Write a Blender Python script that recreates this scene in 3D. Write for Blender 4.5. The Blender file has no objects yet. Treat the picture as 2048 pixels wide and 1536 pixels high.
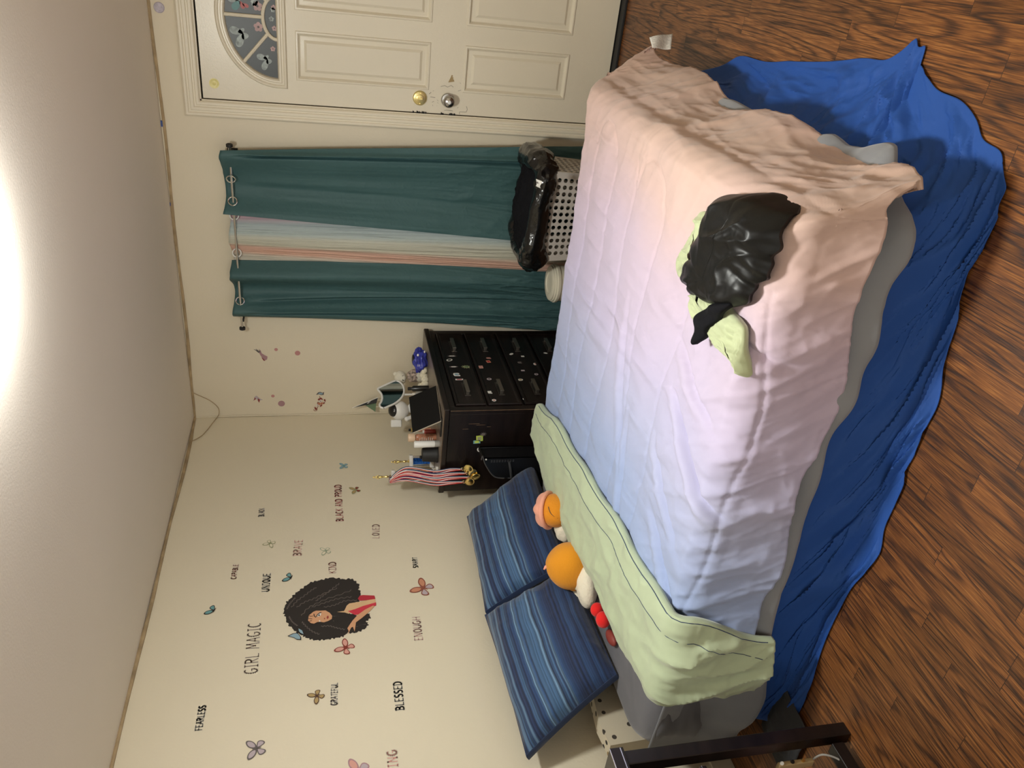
import bpy, math, random
import numpy as np
from mathutils import Matrix, Vector
from mathutils.geometry import tessellate_polygon
random.seed(7)
C = bpy.context.scene.collection
SC = bpy.context.scene
# ---------------------------------------------------------------- camera, world, exposure
CAM = (2.663, -4.159, 1.505); YAW, PITCH, ROLL, FPX = -0.5352, 0.2362, -0.0150, 1566.0
def cam_axes():
    f = np.array([math.sin(YAW)*math.cos(PITCH), math.cos(YAW)*math.cos(PITCH), -math.sin(PITCH)])
    r = np.array([math.cos(YAW), -math.sin(YAW), 0.0]); u = np.cross(r, f)
    c, s = math.cos(ROLL), math.sin(ROLL)
    return c*r+s*u, -s*r+c*u, f
R_, U_, F_ = cam_axes()
cd = bpy.data.cameras.new('camera'); co = bpy.data.objects.new('camera', cd); C.objects.link(co)
cd.sensor_width = 36; cd.lens = FPX*36/2048; cd.clip_start = .02
X_, Y_, Z_ = -U_, R_, -F_        # the phone was held upright, the picture is stored on its side
co.matrix_world = Matrix(((X_[0], Y_[0], Z_[0], CAM[0]), (X_[1], Y_[1], Z_[1], CAM[1]), (X_[2], Y_[2], Z_[2], CAM[2]), (0, 0, 0, 1)))
SC.camera = co
SC.view_settings.view_transform = 'Standard'; SC.view_settings.look = 'None'
SC.view_settings.exposure = 0.93; SC.view_settings.gamma = 1; SC.view_settings.use_curve_mapping = False
w = bpy.data.worlds.new('world'); SC.world = w; w.use_nodes = True
w.node_tree.nodes['Background'].inputs[0].default_value = (.97, .94, .84, 1); w.node_tree.nodes['Background'].inputs[1].default_value = .8  # soft fill light, enters by the opening added in the front wall
LAMP = (1.925, -2.41, 2.25); LAMP_COLOR = (.97, .985, .93); LAMP_STRENGTH = 125
XR, YF, HC = 3.55, -5.2, 2.25    # right wall, front wall, ceiling

# ---------------------------------------------------------------- materials
M = {}
def mat(name, col, rough=.6, metal=0, ridged=False, noise=0, nscale=20, bump=0, bscale=60, sheen=0, emit=0, spec=None, trans=0, stretch=(1,1,1), coat=0, alpha=1):
    m = bpy.data.materials.new(name); m.use_nodes = True; nt = m.node_tree; b = nt.nodes['Principled BSDF']
    b.inputs['Base Color'].default_value = (*col, 1); b.inputs['Roughness'].default_value = rough; b.inputs['Metallic'].default_value = metal
    if sheen: b.inputs['Sheen Weight'].default_value = sheen
    if coat: b.inputs['Coat Weight'].default_value = coat
    if spec is not None: b.inputs['Specular IOR Level'].default_value = spec
    if trans: b.inputs['Transmission Weight'].default_value = trans
    if alpha < 1: b.inputs['Alpha'].default_value = alpha
    if emit: b.inputs['Emission Color'].default_value = (*col, 1); b.inputs['Emission Strength'].default_value = emit
    L = nt.links.new
    tc = nt.nodes.new('ShaderNodeTexCoord'); mp = nt.nodes.new('ShaderNodeMapping'); mp.inputs['Scale'].default_value = stretch
    L(tc.outputs['Object'], mp.inputs['Vector'])
    if noise:
        n = nt.nodes.new('ShaderNodeTexNoise'); n.inputs['Scale'].default_value = nscale; n.inputs['Detail'].default_value = 6
        L(mp.outputs[0], n.inputs['Vector'])
        r = nt.nodes.new('ShaderNodeValToRGB'); r.color_ramp.elements[0].position = .3; r.color_ramp.elements[1].position = .7
        r.color_ramp.elements[0].color = (*[c*(1-noise) for c in col], 1); r.color_ramp.elements[1].color = (*[min(1, c*(1+noise)) for c in col], 1)
        L(n.outputs[0], r.inputs[0]); L(r.outputs[0], b.inputs['Base Color'])
    if bump:
        n = nt.nodes.new('ShaderNodeTexNoise'); n.inputs['Scale'].default_value = bscale; n.inputs['Detail'].default_value = 4
        if ridged: n.noise_type = 'RIDGED_MULTIFRACTAL'; n.inputs['Scale'].default_value = bscale*.45; n.inputs['Roughness'].default_value = .4; n.inputs['Distortion'].default_value = .5
        L(mp.outputs[0], n.inputs['Vector'])
        bp = nt.nodes.new('ShaderNodeBump'); bp.inputs['Strength'].default_value = bump; bp.inputs['Distance'].default_value = .025 if ridged else .01
        L(n.outputs[0], bp.inputs['Height']); L(bp.outputs[0], b.inputs['Normal'])
    M[name] = m
    return m
def cloth_mat(name, col, rough=.85, bump=.5, sheen=.3, scale=14, stretch=(1, 1, 1)):
    m = mat(name, col, rough, ridged=True, bump=bump*.6, bscale=scale, sheen=sheen, stretch=stretch, noise=.04, nscale=6)
    return m
mat('wall_paint', (.78, .70, .55), .75, noise=.025, nscale=1.5, bump=.06, bscale=90)
mat('wall_paint_left', (.78, .705, .55), .6, noise=.02, nscale=1.5, bump=.06, bscale=90)
mat('ceiling_paint', (.86, .79, .71), .85, noise=.02, nscale=1.2, bump=.05, bscale=120)
mat('trim_paint', (.80, .73, .585), .4, noise=.02, nscale=3, bump=.12, bscale=25, stretch=(1, 1, .1))
mat('door_paint', (.76, .695, .56), .3, noise=.02, nscale=3, bump=.05, bscale=160)
mat('caulk', (.42, .31, .18), .8, noise=.3, nscale=12)
mat('dark_gap', (.01, .009, .008), .8)
mat('espresso', (.009, .0048, .004), .33, noise=.5, nscale=5, bump=.03, bscale=30, stretch=(1, 1, 6))
mat('espresso_worn', (.20, .12, .07), .5, noise=.4, nscale=30)
mat('drawer_handle', (.30, .27, .23), .3, metal=.9)
mat('drawer_plate', (.10, .09, .08), .4, metal=.8)
mat('dresser_top', (.20, .16, .125), .35, noise=.25, nscale=9)
mat('chrome', (.75, .74, .72), .18, metal=1)
mat('brushed_brass', (.70, .58, .26), .28, metal=.9)
mat('brass', (.85, .62, .25), .2, metal=1)
mat('steel', (.48, .47, .46), .22, metal=1)
mat('black_plastic', (.008, .008, .009), .3)
mat('black_matte', (.012, .012, .012), .6)
mat('black_screen', (.004, .004, .0045), .45, spec=.3)
mat('grey_band', (.10, .10, .105), .35, metal=.5)
mat('bag_film', (.006, .006, .006), .2, bump=.6, bscale=25, coat=.3)
mat('black_cloth', (.006, .006, .008), .9, spec=.15, bump=.4, bscale=30)
mat('basket_plastic', (.52, .48, .44), .5)
mat('cream_plastic', (.72, .68, .55), .4)
mat('white_plastic', (.80, .79, .76), .35)
mat('offwhite', (.74, .70, .62), .6, bump=.2, bscale=80)
mat('marble', (.78, .76, .72), .25, noise=.08, nscale=40)
mat('gold_foil', (.83, .63, .25), .22, metal=1, noise=.3, nscale=60)
mat('blue_foil', (.02, .13, .62), .15, metal=.7, noise=.8, nscale=120)
mat('purple_foil', (.13, .03, .16), .2, metal=.6, noise=.5, nscale=120)
mat('ribbon_red', (.62, .05, .05), .55)
mat('ribbon_white', (.82, .80, .78), .6)
mat('ribbon_navy', (.03, .03, .10), .6)
mat('peach_cap', (.78, .56, .38), .35)
mat('rose_liquid', (.50, .22, .13), .25, noise=.3, nscale=60)
mat('red_plastic', (.40, .06, .04), .3)
mat('blue_wrap', (.035, .045, .33), .28, noise=.35, nscale=45, bump=.4, bscale=50)
mat('grey_plastic', (.30, .29, .27), .4)
mat('rose_petal', (.82, .76, .60), .7)
mat('bear_fur', (.80, .76, .64), .95, bump=.3, bscale=120, sheen=.3)
mat('floral_cloth', (.42, .33, .28), .9, noise=.9, nscale=70)
mat('orange_plush', (.72, .26, .010), .95, sheen=.15, bump=.25, bscale=150)
mat('yellow_plush', (.72, .28, .010), .95, sheen=.15, bump=.25, bscale=150)
mat('pink_plush', (.85, .38, .27), .95, sheen=.2, bump=.25, bscale=150)
mat('white_plush', (.82, .76, .62), .95, sheen=.2, bump=.35, bscale=90)
mat('red_plush', (.80, .012, .012), .9, sheen=.2)
mat('mirror_glass', (.55, .57, .56), .04, metal=1)
mat('pane_glass', (.035, .042, .045), .38)
mat('frosted_film', (.32, .37, .37), .5, noise=.4, nscale=60)
mat('pink_film', (.48, .32, .32), .5, noise=.2, nscale=60)
mat('red_film', (.45, .12, .12), .5); mat('teal_film', (.12, .26, .27), .5)
cloth_mat('teal_cloth', (.044, .110, .115), .62, bump=.15, scale=90, sheen=0)
cloth_mat('sheet_grey', (.115, .115, .135), .8, bump=.35, scale=16)
cloth_mat('hem_grey', (.24, .25, .275), .8, bump=.3, scale=20)
cloth_mat('green_cloth', (.46, .54, .36), .8, bump=1.1, scale=16)
cloth_mat('blue_sheet', (.009, .068, .31), .75, bump=.22, scale=9, sheen=0)
cloth_mat('scarf_green', (.46, .51, .30), .7, bump=1.2, scale=30)
mat('black_satin', (.004, .004, .004), .42, bump=.15, bscale=12, sheen=0, spec=.32)
mat('navy_cloth', (.010, .030, .10), .8, bump=.3, bscale=25, sheen=.2)
mat('care_tag', (.62, .60, .55), .8, noise=.25, nscale=90, stretch=(1, 6, 1))
mat('tag_print', (.22, .21, .20), .8)
mat('blue_tape', (.05, .10, .30), .7)
mat('lamp_glow', LAMP_COLOR, .5, emit=LAMP_STRENGTH)
mat('lilac_cap', (.50, .45, .52), .5, noise=.2, nscale=100)
mat('yellow_sticker', (.80, .72, .30), .35)
mat('tan_paper', (.38, .27, .13), .8)
mat('scuff', (.36, .32, .25), .8)
mat('pink_cloth', (.65, .36, .33), .9, bump=.3)
mat('shaded_cloth', (.035, .035, .038), .9, bump=.4, bscale=30)  # grey darkened to stand for the shadow the cloth lies in
mat('dust', (.6, .57, .5), .9)

def ink(name, col, rough=.55):
    if name not in M: mat(name, col, rough)
    return name
for n, c in dict(ink_black=(.015, .014, .014), ink_brown=(.10, .05, .03), ink_rust=(.30, .09, .06), ink_red=(.42, .06, .05), ink_rose=(.50, .25, .22), ink_pink=(.70, .36, .30),
                 ink_grey=(.13, .11, .11), ink_backing=(.74, .70, .60), ink_skin=(.68, .36, .20), ink_skin2=(.72, .47, .26), ink_dress=(.48, .03, .05), ink_dress2=(.62, .04, .07), ink_hair=(.022, .018, .017),
                 ink_streak=(.14, .115, .105), ink_teal=(.16, .36, .38), ink_sky=(.28, .42, .50), ink_lilac=(.50, .42, .46), ink_olive=(.32, .33, .18), ink_sage=(.35, .42, .30), ink_orange=(.62, .28, .17),
                 ink_wine=(.25, .04, .03), ink_gold=(.45, .32, .14), ink_white=(.80, .78, .74), ink_lip=(.35, .05, .04), ink_lime=(.50, .62, .10), ink_leaf=(.12, .20, .10), ink_pinkdot=(.55, .26, .25), ink_mauve=(.42, .24, .27)).items():
    ink(n, c)

# floor boards run along y
def floor_material():
    m = bpy.data.materials.new('oak_boards'); m.use_nodes = True; nt = m.node_tree; b = nt.nodes['Principled BSDF']; L = nt.links.new
    def N(t, **k):
        n = nt.nodes.new(t)
        for a, v in k.items(): setattr(n, a, v)
        return n
    def math_(op, a, bb=None, v=None):
        n = N('ShaderNodeMath', operation=op)
        for i, x in enumerate((a, bb)):
            if x is None: continue
            if isinstance(x, (int, float)): n.inputs[i].default_value = x
            else: L(x, n.inputs[i])
        return n.outputs[0]
    tc = N('ShaderNodeTexCoord'); sp = N('ShaderNodeSeparateXYZ'); L(tc.outputs['Object'], sp.inputs[0])
    X, Y = sp.outputs[0], sp.outputs[1]
    W = .058
    bx = math_('DIVIDE', X, W); ix = math_('FLOOR', bx); fx = math_('FRACT', bx)
    wn = N('ShaderNodeTexWhiteNoise', noise_dimensions='1D'); L(ix, wn.inputs['W'])
    by = math_('ADD', math_('DIVIDE', Y, .62), math_('MULTIPLY', wn.outputs['Value'], 9.0)); iy = math_('FLOOR', by); fy = math_('FRACT', by)
    cb = N('ShaderNodeCombineXYZ'); L(ix, cb.inputs[0]); L(iy, cb.inputs[1])
    wn2 = N('ShaderNodeTexWhiteNoise', noise_dimensions='3D'); L(cb.outputs[0], wn2.inputs['Vector'])
    # grain coordinates, shifted per board
    gc = N('ShaderNodeCombineXYZ'); L(math_('ADD', math_('MULTIPLY', X, 1.0), math_('MULTIPLY', wn2.outputs['Value'], 7.0)), gc.inputs[0])
    L(math_('ADD', math_('MULTIPLY', Y, .075), math_('MULTIPLY', wn2.outputs['Value'], 13.0)), gc.inputs[1]); L(wn2.outputs['Value'], gc.inputs[2])
    big = N('ShaderNodeTexNoise'); big.inputs['Scale'].default_value = 9; big.inputs['Detail'].default_value = 1.5; big.inputs['Roughness'].default_value = .5; L(gc.outputs[0], big.inputs['Vector'])
    # contour lines of a smooth noise make cathedral grain
    rings = math_('SINE', math_('MULTIPLY', big.outputs[0], 105.0))
    rmask = math_('POWER', math_('MULTIPLY', math_('ADD', rings, 1.0), .5), 1.6)
    fc = N('ShaderNodeCombineXYZ'); L(math_('MULTIPLY', X, 1.0), fc.inputs[0]); L(math_('ADD', math_('MULTIPLY', Y, .035), wn2.outputs['Value']), fc.inputs[1])
    fine = N('ShaderNodeTexNoise'); fine.inputs['Scale'].default_value = 330; fine.inputs['Detail'].default_value = 3; L(fc.outputs[0], fine.inputs['Vector'])
    line = math_('POWER', math_('MULTIPLY', math_('ADD', rings, 1.0), .5), 4.0)
    g = math_('SUBTRACT', math_('ADD', .12, math_('MULTIPLY', fine.outputs[0], 1.02)), math_('MULTIPLY', line, .26))
    r = N('ShaderNodeValToRGB'); e = r.color_ramp.elements
    e[0].position = .22; e[0].color = (.022, .008, .003, 1); e[1].position = .86; e[1].color = (.42, .175, .048, 1)
    x = e.new(.45); x.color = (.11, .038, .011, 1); x = e.new(.66); x.color = (.25, .090, .023, 1)
    L(g, r.inputs[0])
    hs = N('ShaderNodeHueSaturation'); L(r.outputs[0], hs.inputs['Color'])
    L(math_('ADD', .54, math_('MULTIPLY', wn2.outputs['Value'], .40)), hs.inputs['Value'])
    # seams
    sx = math_('LESS_THAN', math_('MINIMUM', fx, math_('SUBTRACT', 1.0, fx)), .012); sy = math_('LESS_THAN', math_('MINIMUM', fy, math_('SUBTRACT', 1.0, fy)), .0016)
    seam = math_('MAXIMUM', sx, sy)
    mx = N('ShaderNodeMix', data_type='RGBA'); L(math_('MULTIPLY', seam, .8), mx.inputs[0]); L(hs.outputs[0], mx.inputs[6]); mx.inputs[7].default_value = (.012, .005, .003, 1)
    L(mx.outputs[2], b.inputs['Base Color'])
    rr = math_('ADD', .30, math_('MULTIPLY', math_('SUBTRACT', 1.0, g), .22)); L(rr, b.inputs['Roughness'])
    bp = N('ShaderNodeBump'); bp.inputs['Strength'].default_value = .25; bp.inputs['Distance'].default_value = .002
    L(math_('SUBTRACT', g, math_('MULTIPLY', seam, .8)), bp.inputs['Height']); L(bp.outputs[0], b.inputs['Normal'])
    M['oak'] = m
floor_material()

def ramp_mat(name, axis, stops, rough=.8, sheen=.25, warp=.1, bump=.5, bscale=18, bstretch=(1, 1, 1), interp='LINEAR', lo=0, hi=1, fine=None, uvm=False):
    """a colour that changes along one object axis (printed or woven into the cloth)"""
    m = bpy.data.materials.new(name); m.use_nodes = True; nt = m.node_tree; b = nt.nodes['Principled BSDF']; L = nt.links.new
    b.inputs['Roughness'].default_value = rough; b.inputs['Sheen Weight'].default_value = sheen
    tc = nt.nodes.new('ShaderNodeTexCoord'); sp = nt.nodes.new('ShaderNodeSeparateXYZ'); L(tc.outputs['UV' if uvm else 'Object'], sp.inputs[0])
    n = nt.nodes.new('ShaderNodeTexNoise'); n.inputs['Scale'].default_value = 1.6; n.inputs['Detail'].default_value = 2; L(tc.outputs['Object'], n.inputs['Vector'])
    a = nt.nodes.new('ShaderNodeMath'); a.operation = 'MULTIPLY_ADD'; L(n.outputs[0], a.inputs[0]); a.inputs[1].default_value = warp*2; L(sp.outputs[axis], a.inputs[2])
    mr = nt.nodes.new('ShaderNodeMapRange'); L(a.outputs[0], mr.inputs[0]); mr.inputs[1].default_value = lo+warp; mr.inputs[2].default_value = hi+warp
    r = nt.nodes.new('ShaderNodeValToRGB'); r.color_ramp.interpolation = interp; e = r.color_ramp.elements
    e[0].position, e[0].color = stops[0][0], (*stops[0][1], 1); e[1].position, e[1].color = stops[-1][0], (*stops[-1][1], 1)
    for p, c in stops[1:-1]: x = e.new(p); x.color = (*c, 1)
    L(mr.outputs[0], r.inputs[0]); L(r.outputs[0], b.inputs['Base Color'])
    mp = nt.nodes.new('ShaderNodeMapping'); mp.inputs['Scale'].default_value = bstretch; L(tc.outputs['Object'], mp.inputs[0])
    n2 = nt.nodes.new('ShaderNodeTexNoise'); n2.noise_type = 'RIDGED_MULTIFRACTAL'; n2.inputs['Scale'].default_value = bscale*.45; n2.inputs['Detail'].default_value = 4; n2.inputs['Roughness'].default_value = .4; n2.inputs['Distortion'].default_value = .5; L(mp.outputs[0], n2.inputs['Vector'])
    bp = nt.nodes.new('ShaderNodeBump'); bp.inputs['Strength'].default_value = min(1, bump*.55); bp.inputs['Distance'].default_value = .03; L(n2.outputs[0], bp.inputs['Height']); L(bp.outputs[0], b.inputs['Normal'])
    M[name] = m
ramp_mat('comforter_cloth', 0, [(0, (.27, .36, .62)), (.22, (.32, .40, .64)), (.38, (.42, .44, .64)), (.50, (.50, .45, .63)), (.68, (.55, .44, .55)), (.80, (.62, .44, .41)), (.92, (.60, .42, .34)), (1, (.52, .34, .30))], lo=.6, hi=2.4, warp=.16, bump=.95, bscale=13, bstretch=(2.2, .55, 1))
ramp_mat('sheer_cloth', 0, [(0, (.52, .50, .42)), (.10, (.55, .50, .42)), (.17, (.68, .42, .32)), (.27, (.68, .43, .34)), (.34, (.56, .54, .44)), (.50, (.54, .54, .46)), (.58, (.44, .51, .50)), (.74, (.42, .49, .50)), (.84, (.52, .36, .41)), (1, (.50, .34, .40))], lo=0, hi=1, warp=.0, bump=.6, bscale=60, bstretch=(3, 1, .05), sheen=0, uvm=True)

def stripe_mat():
    m = bpy.data.materials.new('striped_cotton'); m.use_nodes = True; nt = m.node_tree; b = nt.nodes['Principled BSDF']; L = nt.links.new
    b.inputs['Roughness'].default_value = .8; b.inputs['Sheen Weight'].default_value = .25
    uv = nt.nodes.new('ShaderNodeUVMap'); uv.uv_map = 'UVMap'; sp = nt.nodes.new('ShaderNodeSeparateXYZ'); L(uv.outputs[0], sp.inputs[0])
    tc = nt.nodes.new('ShaderNodeTexCoord')
    n = nt.nodes.new('ShaderNodeTexNoise'); n.inputs['Scale'].default_value = 5; L(tc.outputs['Object'], n.inputs['Vector'])
    a = nt.nodes.new('ShaderNodeMath'); a.operation = 'MULTIPLY_ADD'; L(n.outputs[0], a.inputs[0]); a.inputs[1].default_value = .05; L(sp.outputs[1], a.inputs[2])
    r = nt.nodes.new('ShaderNodeValToRGB'); r.color_ramp.interpolation = 'LINEAR'; e = r.color_ramp.elements
    nav, mid, lt, st = (.008, .022, .075), (.016, .050, .140), (.045, .105, .215), (.11, .20, .32)
    seq = [(0, nav), (.10, nav), (.13, mid), (.16, nav), (.22, mid), (.26, nav), (.36, nav), (.42, mid), (.44, st), (.455, nav), (.48, lt), (.50, nav), (.53, st), (.545, lt), (.62, lt), (.66, mid), (.70, st), (.715, mid), (.76, nav), (.80, lt), (.83, nav), (.88, nav), (.90, st), (.915, nav), (.94, lt), (.955, nav), (.975, st), (1, nav)]
    e[0].position, e[0].color = 0, (*seq[0][1], 1); e[1].position, e[1].color = 1, (*seq[-1][1], 1)
    for p, c in seq[1:-1]: x = e.new(p); x.color = (*c, 1)
    L(a.outputs[0], r.inputs[0])
    # fine woven lines
    w2 = nt.nodes.new('ShaderNodeMath'); w2.operation = 'MULTIPLY'; L(a.outputs[0], w2.inputs[0]); w2.inputs[1].default_value = 26
    nn = nt.nodes.new('ShaderNodeTexNoise'); nn.noise_dimensions = '1D'; L(w2.outputs[0], nn.inputs['W']); nn.inputs['Scale'].default_value = 2.0; nn.inputs['Detail'].default_value = 1
    mr = nt.nodes.new('ShaderNodeMapRange'); L(nn.outputs[0], mr.inputs[0]); mr.inputs[1].default_value = .3; mr.inputs[2].default_value = .7; mr.inputs[3].default_value = .55; mr.inputs[4].default_value = 1.55
    hs = nt.nodes.new('ShaderNodeHueSaturation'); L(r.outputs[0], hs.inputs['Color']); L(mr.outputs[0], hs.inputs['Value']); L(hs.outputs[0], b.inputs['Base Color'])
    n2 = nt.nodes.new('ShaderNodeTexNoise'); n2.inputs['Scale'].default_value = 14; n2.inputs['Detail'].default_value = 5; L(tc.outputs['Object'], n2.inputs['Vector'])
    bp = nt.nodes.new('ShaderNodeBump'); bp.inputs['Strength'].default_value = .4; bp.inputs['Distance'].default_value = .01; L(n2.outputs[0], bp.inputs['Height']); L(bp.outputs[0], b.inputs['Normal'])
    M['striped'] = m
stripe_mat()
def dot_mat():
    m = bpy.data.materials.new('dotted_paper'); m.use_nodes = True; nt = m.node_tree; b = nt.nodes['Principled BSDF']; L = nt.links.new
    b.inputs['Roughness'].default_value = .7
    tc = nt.nodes.new('ShaderNodeTexCoord'); v = nt.nodes.new('ShaderNodeTexVoronoi'); v.inputs['Scale'].default_value = 26; v.inputs['Randomness'].default_value = .7
    L(tc.outputs['Object'], v.inputs['Vector'])
    r = nt.nodes.new('ShaderNodeMath'); r.operation = 'LESS_THAN'; L(v.outputs['Distance'], r.inputs[0]); r.inputs[1].default_value = .26
    rc = nt.nodes.new('ShaderNodeValToRGB'); rc.color_ramp.interpolation = 'CONSTANT'; e = rc.color_ramp.elements
    e[0].color = (.02, .018, .016, 1); e[1].position = .5; e[1].color = (.28, .19, .08, 1); x = e.new(.75); x.color = (.06, .05, .04, 1)
    sp = nt.nodes.new('ShaderNodeSeparateColor'); L(v.outputs['Color'], sp.inputs[0]); L(sp.outputs[0], rc.inputs[0])
    mx = nt.nodes.new('ShaderNodeMix'); mx.data_type = 'RGBA'; L(r.outputs[0], mx.inputs[0]); mx.inputs[6].default_value = (.62, .55, .42, 1); L(rc.outputs[0], mx.inputs[7]); L(mx.outputs[2], b.inputs['Base Color'])
    M['dotted'] = m
dot_mat()

# ---------------------------------------------------------------- mesh helpers
def norm(v):
    v = np.array(v, float); n = np.linalg.norm(v); return v/n if n > 1e-12 else v
class MB:
    """collects shapes, built as one mesh object"""
    def __init__(s): s.v = []; s.f = []; s.m = []; s.uv = None
    def add(s, V, F, mi=0):
        o = len(s.v); s.v += [tuple(map(float, p)) for p in V]; s.f += [tuple(i+o for i in f) for f in F]; s.m += [mi]*len(F); return s
    def box(s, a, b, mi=0):
        x0, y0, z0 = [min(p, q) for p, q in zip(a, b)]; x1, y1, z1 = [max(p, q) for p, q in zip(a, b)]
        V = [(x0, y0, z0), (x1, y0, z0), (x1, y1, z0), (x0, y1, z0), (x0, y0, z1), (x1, y0, z1), (x1, y1, z1), (x0, y1, z1)]
        return s.add(V, [(0, 3, 2, 1), (4, 5, 6, 7), (0, 1, 5, 4), (1, 2, 6, 5), (2, 3, 7, 6), (3, 0, 4, 7)], mi)
    def frame(s, o, u, v, n, w, h, d, mi=0):
        """box from corner o along unit axes u, v, n"""
        o, u, v, n = map(lambda q: np.array(q, float), (o, u, v, n)); V = [o+u*w*i+v*h*j+n*d*k for k in (0, 1) for j in (0, 1) for i in (0, 1)]
        return s.add(V, [(0, 2, 3, 1), (4, 5, 7, 6), (0, 1, 5, 4), (2, 6, 7, 3), (0, 4, 6, 2), (1, 3, 7, 5)], mi)
    def lathe(s, prof, c=(0, 0, 0), seg=28, axis=(0, 0, 1), mi=0, close=True):
        ax = norm(axis); t = norm(np.cross(ax, (1, 0, 0) if abs(ax[0]) < .8 else (0, 1, 0))); b = np.cross(ax, t); c = np.array(c, float)
        V = []; F = []
        for r, z in prof:
            for i in range(seg):
                a = 2*math.pi*i/seg; V.append(c+ax*z+(t*math.cos(a)+b*math.sin(a))*r)
        for k in range(len(prof)-1):
            for i in range(seg):
                j = (i+1) % seg; F.append((k*seg+i, k*seg+j, (k+1)*seg+j, (k+1)*seg+i))
        if close:
            F.append(tuple(range(seg))[::-1]); F.append(tuple((len(prof)-1)*seg+i for i in range(seg)))
        return s.add(V, F, mi)
    def ell(s, c, r, rot=None, seg=28, rings=18, mi=0, fn=None):
        V = []; F = []; c = np.array(c, float); rot = np.eye(3) if rot is None else np.array(rot)
        for k in range(rings+1):
            th = math.pi*k/rings
            for i in range(seg):
                ph = 2*math.pi*i/seg; d = np.array([math.sin(th)*math.cos(ph), math.sin(th)*math.sin(ph), math.cos(th)])
                q = 1 if fn is None else fn(d); V.append(c+rot@(d*np.array(r)*q))
        for k in range(rings):
            for i in range(seg):
                j = (i+1) % seg; F.append((k*seg+i, (k+1)*seg+i, (k+1)*seg+j, k*seg+j))
        return s.add(V, F, mi)
    def tube(s, pts, r, seg=8, mi=0, closed=False, flat=None):
        P = np.array(pts, float); n = len(P); V = []; F = []; up = np.array([0, 0, 1.])
        rr = r if hasattr(r, '__len__') else [r]*n
        for i in range(n):
            a = P[(i-1) % n] if (closed or i > 0) else P[i]; b = P[(i+1) % n] if (closed or i < n-1) else P[i]
            t = norm(b-a); q = np.cross(t, up)
            if np.linalg.norm(q) < .05: q = np.cross(t, (1, 0, 0))
            q = norm(q); w_ = np.cross(q, t)
            if flat is not None: q = norm(np.array(flat[0])); w_ = norm(np.array(flat[1]))
            for k in range(seg):
                an = 2*math.pi*k/seg; V.append(P[i]+(q*math.cos(an)+w_*math.sin(an)*(1 if flat is None else flat[2]))*rr[i])
        for i in range(n if closed else n-1):
            for k in range(seg):
                j = (i+1) % n; l = (k+1) % seg; F.append((i*seg+k, i*seg+l, j*seg+l, j*seg+k))
        if not closed: F.append(tuple(range(seg))[::-1]); F.append(tuple((n-1)*seg+k for k in range(seg)))
        return s.add(V, F, mi)
    def prism(s, poly, o, u, v, n, d, mi=0):
        """polygon (2D) extruded by d along n, standing at o on axes u, v"""
        o, u, v, n = map(lambda q: np.array(q, float), (o, u, v, n)); k = len(poly)
        A = [o+u*p[0]+v*p[1] for p in poly]; B = [a+n*d for a in A]
        tri = tessellate_polygon([[Vector((p[0], p[1], 0)) for p in poly]])
        F = [tuple(t) for t in tri]+[tuple(i+k for i in t)[::-1] for t in tri]+[(i, (i+1) % k, (i+1) % k+k, i+k) for i in range(k)]
        return s.add(A+B, F, mi)
    def flat(s, poly, o, u, v, mi=0):
        o, u, v = map(lambda q: np.array(q, float), (o, u, v))
        tri = tessellate_polygon([[Vector((p[0], p[1], 0)) for p in poly]]); nn = np.cross(u, v)
        F = []
        for t in tri:
            a, b, c = [np.array(poly[i]) for i in t]; cr = (b-a)[0]*(c-a)[1]-(b-a)[1]*(c-a)[0]
            F.append(tuple(t) if cr > 0 else tuple(t)[::-1])
        return s.add([o+u*p[0]+v*p[1] for p in poly], F, mi)
    def grid(s, P, mi=0, closeu=False):
        """P[i][j] array of points"""
        P = np.asarray(P, float); a, b = P.shape[:2]; o = len(s.v)
        s.v += [tuple(p) for p in P.reshape(-1, 3).tolist()]
        for i in range(a-1):
            for j in range(b-1): s.f.append((o+i*b+j, o+(i+1)*b+j, o+(i+1)*b+j+1, o+i*b+j+1)); s.m.append(mi)
            if closeu: s.f.append((o+i*b+b-1, o+(i+1)*b+b-1, o+(i+1)*b, o+i*b)); s.m.append(mi)
        return s
    def build(s, name, mats, parent=None, smooth=True, loc=None, rotz=0, bevel=0, sub=0, solid=0, auto=40, uv=None):
        me = bpy.data.meshes.new(name); V = np.array(s.v, float)
        if loc is not None: V = V-np.array(loc)
        me.from_pydata(V.tolist(), [], s.f); 
        for m in ([mats] if isinstance(mats, str) else mats): me.materials.append(M[m])
        me.polygons.foreach_set('material_index', s.m)
        if uv is not None:
            l = me.uv_layers.new(name='UVMap'); idx = np.zeros(len(me.loops), dtype=np.int32); me.loops.foreach_get('vertex_index', idx); l.data.foreach_set('uv', np.array(uv, float)[idx].ravel())
        o = bpy.data.objects.new(name, me); C.objects.link(o)
        if loc is not None: o.location = loc
        if rotz: o.rotation_euler = (0, 0, rotz)
        if parent is not None: o.parent = parent
        me.validate(); me.update()
        if smooth:
            me.polygons.foreach_set('use_smooth', [True]*len(me.polygons))
            try: me.set_sharp_from_angle(angle=math.radians(auto))
            except Exception: pass
        if bevel:
            b = o.modifiers.new('bevel', 'BEVEL'); b.width = bevel; b.segments = 3; b.limit_method = 'ANGLE'; b.angle_limit = math.radians(35); b.harden_normals = True
        if solid: q = o.modifiers.new('solid', 'SOLIDIFY'); q.thickness = solid; q.offset = -1
        if sub: q = o.modifiers.new('sub', 'SUBSURF'); q.levels = sub; q.render_levels = sub
        return o
def tag(o, label=None, cat=None, group=None, kind=None):
    if label: o['label'] = label
    if cat: o['category'] = cat
    if group: o['group'] = group
    if kind: o['kind'] = kind
    return o
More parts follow.
